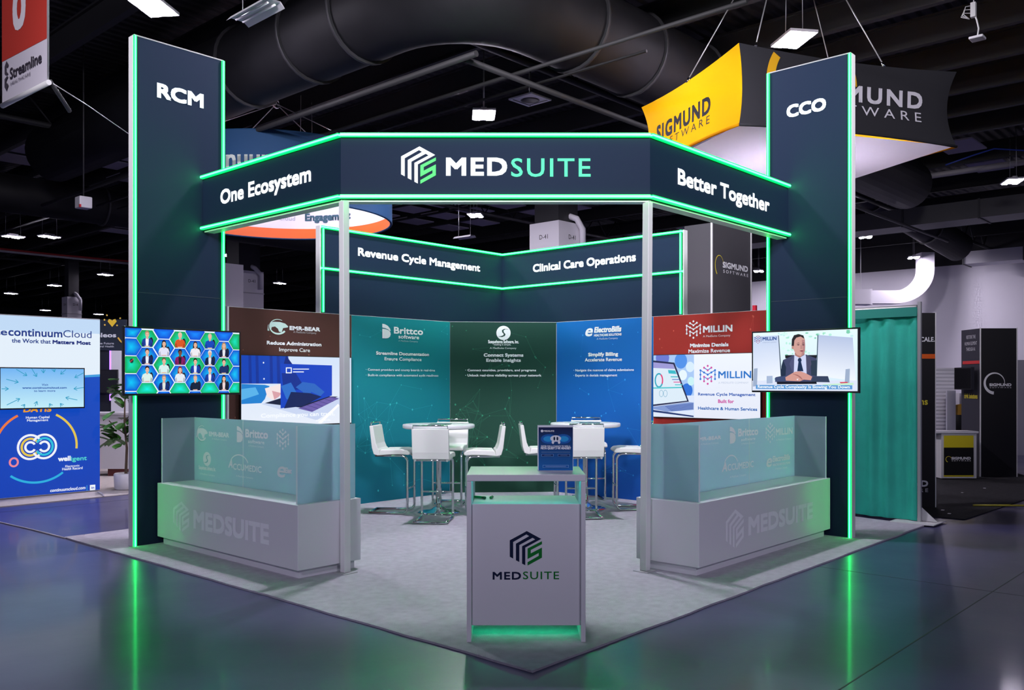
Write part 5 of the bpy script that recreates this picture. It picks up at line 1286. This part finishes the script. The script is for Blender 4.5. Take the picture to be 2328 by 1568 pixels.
# far clutter between panel and tower
PF = Pl(CW(0, 19), RGT)
def farbox(name, label, cat, x0, yt, x1, yb, mt, dd=.3, off=0.0):
    a0, b1 = PF.px(x0, yt); a1, b0 = PF.px(x1, yb)
    m = MB(); m.pbox(PF, a0, a1, max(0, b0), b1, off - dd, off); return tag(m.build(name, mt), label, cat)
SLAT = mat('white_slatwall', (.66, .65, .72), .6)
nt = SLAT.node_tree; tc = nt.nodes.new('ShaderNodeTexCoord'); wv = nt.nodes.new('ShaderNodeTexWave'); wv.bands_direction = 'Z'; wv.inputs['Scale'].default_value = 4; bp = nt.nodes.new('ShaderNodeBump'); bp.inputs['Strength'].default_value = .6; bp.inputs['Distance'].default_value = .03
nt.links.new(tc.outputs['Object'], wv.inputs['Vector']); nt.links.new(wv.outputs['Fac'], bp.inputs['Height']); nt.links.new(bp.outputs['Normal'], nt.nodes['Principled BSDF'].inputs['Normal'])
farbox('slat_wall', 'white slatted booth wall between the black panel and black tower', 'wall panel', 2100, 836, 2172, 1010, SLAT, .1)
farbox('lattice_panel', 'tan lattice panel left of the switched-off television', 'panel', 2170, 837, 2190, 884, mat('tan_lattice', (.35, .24, .14), .7), .08)
farbox('white_cabinet', 'white cabinet against the slatted wall below the lattice', 'cabinet', 2160, 893, 2192, 935, WHITE, .3, .4)
farbox('side_partition', 'grey white partition edge beside the black panel', 'partition', 2122, 887, 2141, 990, mat('pale_partition', (.6, .6, .66), .6), .05, .6)
a0, b0 = PF.px(2153, 930); t = thing('gift_bag', 'yellow patterned bag on a table by the slatted wall', 'bag', PF.w(a0, b0, .5))
m = MB(); q = PF.w(a0, b0, .5); m.hexa([q + RGT * x + FWD * y + UP * z for x, y, z in ((-.1, -.05, -.1), (.1, -.05, -.1), (.1, .05, -.1), (-.1, .05, -.1), (-.1, -.03, .1), (.08, -.03, .13), (.08, .03, .13), (-.1, .03, .1))]); m.build('bag_body', mat('yellow_print', (.8, .45, .05), .6), t)
c = Gd(2173, 985); t = thing('draped_table', 'small high table under a black cloth with an orange ribbon', 'table', c, CROT)
m = MB(); m.lathe([(.36, .0), (.30, .5), (.27, 1.0), (.26, 1.03), (0, 1.035)], 28); m.build('black_cloth', BLK, t, True)
m = MB(); m.box(.12, .15, -.33, -.30, .3, 1.02); m.build('orange_ribbon', mat('orange_ribbon', (.75, .18, .03), .6), t, True)
c = Gd(2320, 1020); t = thing('tripod', 'black tripod at the right edge of the photo', 'tripod', c)
for k in range(3):
    m = MB(); m.tube([(0, 0, 1.35), (.42 * math.cos(k * 2.1 + .4), .42 * math.sin(k * 2.1 + .4), 0)], .016, 6); m.build('leg', BLACK, t, True)
m = MB(); m.tube([(0, 0, 1.2), (0, 0, 1.5)], .02, 8); m.build('centre_column', BLACK, t, True)
farbox('grey_backdrop', 'grey fabric backdrop at the right edge beyond the black tower', 'backdrop', 2312, 818, 2400, 1060, mat('grey_backdrop', (.42, .41, .48), .7), .1)
m = MB(); a = Gd(2212, 1148, .022); b = Gd(2420, 1150, .022); m.tube([a, b], .012, 6); tag(m.build('yellow_cable', mat('yellow_cable', (.5, .45, .03), .5)), 'yellow cable on the concrete at far right', 'cable')
# grey branded tower behind the red panel
dd = 13.5; e = D(dd, 1618, HY); zt = D(dd, 1618, 506).z
PG1 = Pl(e, (1, 0)); PG2 = Pl(e, (0, -1))
w1 = PG1.px(1707, 600)[0]; w2 = -PG2.px(1556, 600)[0]
t = thing('branded_tower', 'tall grey square tower rising behind the red wall panel', 'display tower', (e.x + w1 / 2, e.y + w2 / 2, 0))
m = MB(); m.box(e.x, e.x + w1, e.y, e.y + w2, .012, zt); m.build('fabric', mat('charcoal_fabric', hx('454448'), .65), t)
for x, y in ((e.x, e.y), (e.x + w1, e.y)):
    m = MB(); m.box(x - .012, x + .012, y - .012, y + .012, .012, zt + .01); m.build('edge_profile', ALUW, t)
p = Pic(PG1, .003, .0015); RX = lambda x: 1428 + x / 4.233; RY = lambda y: 350 + y / 4.233
p.tx('SIGMUND', RX(908), RY(1090), RX(1150), RY(1140), RY(1032), WTX, .06); p.tx('S O F T W A R E', RX(912), RY(1140), RX(1152), RY(1186), RY(1110), WTX, .02)
a, b = PG1.px(RX(875), RY(1075)); p.arc(a, b, .13, .16, 20, 235, .006, .02, (.75, .62, .05), 26); p.build('lettering', PRINT, t)
m = MB(); q = D(12.8, 1716, 712); m.box(q.x - .025, q.x + .025, q.y - .025, q.y + .025, 0.0, D(12.8, 1716, 694).z); tag(m.build('red_pole', mat('red_paint', (.6, .02, .04), .4)), 'thin red pole top sticking up above the red wall panel', 'pole')
# ================================================================== hanging signs
# --- square yellow and black box sign
dn = 12.7; zb = D(dn, 1680, 283).z; ztp = D(dn, 1680, 97).z
hd = math.radians(72.2)
vx = RGT * math.sin(hd) + FWD * math.cos(hd); vy = -RGT * math.cos(hd) + FWD * math.sin(hd)
n0 = D(dn, 1680, HY); n0.z = 0
SX = 3.9; SY = 3.14
t = thing('box_sign', 'large square hanging sign, yellow and black with pinched sides, upper right', 'hanging sign', (n0.x + (vx.x * SX + vy.x * SY) / 2, n0.y + (vx.y * SX + vy.y * SY) / 2, zb))
cs = [n0, n0 + vx * SX, n0 + vx * SX + vy * SY, n0 + vy * SY]
ctr = (cs[0] + cs[2]) / 2
def bowed(k):
    A_, B_ = cs[k], cs[(k + 1) % 4]
    def fn(u, v):
        p_ = A_ * (1 - u) + B_ * u
        bow = 1 - (2 * v - 1) ** 2
        edge = abs(2 * u - 1) ** 6
        d = (ctr - p_); d.z = 0
        q = p_ + d * (.055 * bow * (.35 + .65 * edge))
        sag = .14 * (1 - abs(2 * u - 1) ** 2.0)
        return Vector((q.x, q.y, zb + sag * .4 + (ztp - zb - sag * .9) * v))
    return fn
def stretch(name, col, k):
    m_ = mat(name, col, .8, spec=.15); nt_ = m_.node_tree; b_ = nt_.nodes['Principled BSDF']; o_ = nt_.nodes['Material Output']
    tl_ = nt_.nodes.new('ShaderNodeBsdfTranslucent'); tl_.inputs[0].default_value = (*col, 1); mx_ = nt_.nodes.new('ShaderNodeMixShader'); mx_.inputs[0].default_value = k
    nt_.links.new(b_.outputs[0], mx_.inputs[1]); nt_.links.new(tl_.outputs[0], mx_.inputs[2]); nt_.links.new(mx_.outputs[0], o_.inputs[0]); return m_
YF = stretch('yellow_fabric', (.90, .46, .005), .5); DKF = mat('charcoal_stretch_fabric', hx('343438'), .85, spec=.15)
ld = bpy.data.lights.new('inner_fill', 'POINT'); ld.energy = 17; ld.shadow_soft_size = .25; ld.color = (1, .94, 1)  # added light inside the box sign, makes its fabric and underside glow
lo_ = bpy.data.objects.new('inner_fill', ld); COL.objects.link(lo_); lo_.location = (ctr.x, ctr.y, zb + .75)
for k, mt in ((0, DKF), (1, YF), (2, DKF), (3, YF)):
    m = MB(); m.grid(bowed(k), 40, 24, smooth=True); m.build('fabric_side', mt, t)
m = MB(); m.face([c + UP * (zb + .01) + (ctr - c) * .012 for c in cs][::-1]); m.build('white_underside', stretch('white_stretch_fabric', (.78, .74, .82), .22), t)
for k in range(4):
    m = MB(); f = bowed(k); m.tube([f(i / 12, 0) for i in range(13)], .022, 6); m.build('edge_tube', YF if k in (3, 1) else DKF, t)
def onface(k, mt, name, painter, off=.012):
    """paint flat art then wrap it on the bowed side"""
    pl = Pl((0, 0), (1, 0)); p = Pic(pl, 0, 0); painter(p)
    f = bowed(k); mb = MB(); mb.f = p.mb.f; mb.m = p.mb.m; mb.c = p.mb.c; mb.sm = p.mb.sm
    out = []
    nrm = (vy * -1) if k == 0 else (vx * -1)
    for q in p.mb.v:
        u, v = q.x / (SX if k == 0 else SY), q.z / (ztp - zb)
        out.append(f(u, v) + nrm * (off - q.y * 0))
    mb.v = out; o = mb.build(name, mt, t)
    bm = bmesh.new(); bm.from_mesh(o.data); bmesh.ops.remove_doubles(bm, verts=bm.verts, dist=1e-5); bm.to_mesh(o.data); bm.free(); return o
HQ = ztp - zb
def paint_dark(p):
    p.arc(1.27, .61 * HQ, .76, .74, 205, 5, .17, .03, (.80, .42, .01), 60)
    keep = [k for k, f in enumerate(p.mb.f) if max(p.mb.v[q].z for q in f) < HQ * .985]
    p.mb.f = [p.mb.f[k] for k in keep]; p.mb.m = [p.mb.m[k] for k in keep]; p.mb.c = [p.mb.c[k] for k in keep]; p.mb.sm = [p.mb.sm[k] for k in keep]
onface(0, PRINT, 'crescent', paint_dark)
def letters_dark(p):
    p.text('SIGMUND', 1.03, .445 * HQ, 2.25, .235 * HQ, (.80, .78, .84), .045, 0, 1.25); p.text('S O F T W A R E', 1.05, .265 * HQ, 2.2, .13 * HQ, (.80, .78, .84), .0)
onface(0, PRINT, 'lettering', letters_dark, .02)
def letters_yel(p):
    p.text('SIGMUND', .165 * SY, .34 * HQ, .58 * SY, .255 * HQ, (.035, .035, .045), .045, 0, 1.2); p.text('S O F T W A R E', .18 * SY, .195 * HQ, .56 * SY, .115 * HQ, (.035, .035, .045), .0)
# the yellow side runs from the far left corner to the near corner
_b3 = bowed(3)
onface(3, PRINT, 'lettering', letters_yel, .02)
anch = [bowed(0)(.07, 1), bowed(0)(2.52 / SX, 1), bowed(1)(.85, 1), bowed(3)(.52, 1)]
for k, a in enumerate(anch):
    tgt = Vector((ctr.x, ctr.y, CZ - .02)) * .72 + Vector((a.x, a.y, CZ - .02)) * .28
    m = MB(); m.tube([a, tgt], .01, 5); m.build('hanging_wire', ALU, t)
    u_ = (tgt - a).normalized()
    m = MB(); m.tube([a - u_ * .01, a + u_ * .07], .022, 6); m.build('shackle', CHROME, t)
# --- blue ring sign
rc = CW(-5.256, 20.04); Rr = 2.53; zr0, zr1 = 5.2, 6.55
t = thing('ring_sign', 'big blue hanging ring sign with a white inside, behind the left of the sign band', 'hanging sign', (rc.x, rc.y, zr0))
def cyl(r, z0, z1, flip=False, n=96):
    m = MB()
    def fn(u, v):
        a = 2 * PI * u; return (rc.x + r * math.cos(a), rc.y + r * math.sin(a), z0 + (z1 - z0) * v)
    m.grid(fn, n, 1); return m
BLUEF = mat('blue_ring_fabric', hx('0a4068'), .75)
cyl(Rr, zr0, zr1).build('outer_fabric', BLUEF, t); cyl(Rr - .05, zr0 + .25, zr1).build('inner_fabric', mat('white_ring_fabric', (.80, .78, .84), .7), t)
cyl(Rr - .051, zr0, zr0 + .25).build('orange_band', mat('orange_fabric', (.85, .14, .015), .6), t)
m = MB()
for z in (zr0, zr1): m.tube([(rc.x + (Rr - .025) * math.cos(a * PI / 48), rc.y + (Rr - .025) * math.sin(a * PI / 48), z) for a in range(96)], .03, 6, closed=True)
m.build('rim_tube', BLUEF, t)
def ring_text(st, ang_c, w, z, h, c, rad, inside, bold, name):
    v, f, tw = glyphs(st); mb = MB(); offs = [(0, 0)] if not bold else [(-1, -1), (1, -1), (1, 1), (-1, 1)]
    for ox, oy in offs:
        i = len(mb.v)
        for x, y in v:
            s = (x / tw - .5) * w + ox * bold; a = ang_c + (s / rad) * (-1 if inside else 1)
            mb.v.append(Vector((rc.x + rad * math.cos(a), rc.y + rad * math.sin(a), z + y / CAPH * h + oy * bold)))
        for q in f: mb.f.append([i + k for k in q]); mb.m.append(0); mb.c.append(c); mb.sm.append(False)
    return mb.build(name, PRINT, t)
back = math.atan2(-FWD.y, -FWD.x); front = math.atan2(FWD.y, FWD.x)
ring_text('continuumCloud', back + .09, 3.2, 5.82, .34, (.55, .62, .55), Rr + .012, False, .012, 'lettering')
ring_text('Engagement', front - .26, 1.25, 5.66, .17, (.05, .12, .16), Rr - .062, True, .012, 'lettering')
ring_text('continuumCloud', front + .33, 1.15, 5.66, .1, (.35, .38, .45), Rr - .062, True, 0, 'lettering')
ap = D(20.04, 628, 236)
for k in range(4):
    a = back + PI / 4 + k * PI / 2 + .2; m = MB(); m.tube([ap, (rc.x + Rr * math.cos(a), rc.y + Rr * math.sin(a), zr1)], .012, 5); m.build('bridle_wire', ALU, t)
m = MB(); m.tube([ap, (ap.x, ap.y, ap.z + 3)], .012, 5); m.build('main_wire', ALU, t)
m = MB(); m.tube([ap + Vector((.09 * math.cos(k * PI / 6), 0, .09 * math.sin(k * PI / 6))) for k in range(12)], .022, 6, closed=True); m.build('shackle', CHROME, t)
# --- red banner at top left
PBN = Pl(D(9, 107, HY), (0, -1)); PBN = Pl(D(9, 107, HY), (D(9, 107, HY) - D(9.74, 5, HY)))
L0_ = -(D(9, 107, HY) - D(9.74, 5, HY)).length; zb = PBN.px(107, 183)[1]
t = thing('hanging_banner', 'red and white aisle banner with a zero at the top left corner', 'banner', PBN.w(L0_ / 2, zb))
m = MB(); m.pbox(PBN, L0_, 0, zb, 6.4, -.02, 0); m.build('fabric', mat('white_banner', (.72, .68, .76), .7), t)
p = Pic(PBN, .002, .001); zl = PBN.px(5, 141)[1]; zr_ = PBN.px(107, 87)[1]
p.poly([(L0_, zl), (0, zr_), (0, 6.4), (L0_, 6.4)], (.56, .045, .03)); p.build('red_field', PRINT, t)
p = Pic(PBN, .006, .001); p.tx('0', 30, 68, 60, 66, -30, (.85, .8, .85), .05)
p.tx('Streamline', X3(0) + 24, 178, 96, 146, 153, hx('3a3440'), .03); p.tx('HEALTHCARE', 26, 194, 71, 172, 187, hx('6a6470'), .0)
a, b = PBN.px(17, 173); s = abs(L0_) * .075
for k in (1, -1): p.poly([(a - s * .6, b + k * .3 * s), (a - s * .6, b + k * 1.3 * s), (a, b + k * 1.9 * s), (a + s * .6, b + k * 1.3 * s), (a + s * .3, b + k * .95 * s), (a - s * .1, b + k * 1.15 * s), (a - s * .1, b + k * .6 * s), (a + s * .5, b + k * .2 * s), (a + s * .2, b + k * .05 * s)], hx('4a4450'))
p.build('lettering', PRINT, t)
m = MB(); m.tube([PBN.w(L0_ - .02, zb - .02, -.01), PBN.w(.02, zb - .02, -.01)], .028, 10); m.build('bottom_bar', ALUW, t)
m = MB(); m.tube([PBN.w(0, zb, -.01), PBN.w(.02, CZ, -.01)], .01, 5); m.build('hanging_wire', ALU, t)
m = MB(); m.tube([PBN.w(.0, zb, -.03), D(9.6, 158, 252)], .025, 6); m.build('brace_arm', DARKMETAL, t)
m = MB(); m.tube([PBN.w(.0, zb, -.02), D(9.4, 200, 240), D(9.8, 292, 304)], .005, 5); m.build('tether_wire', ALU, t)
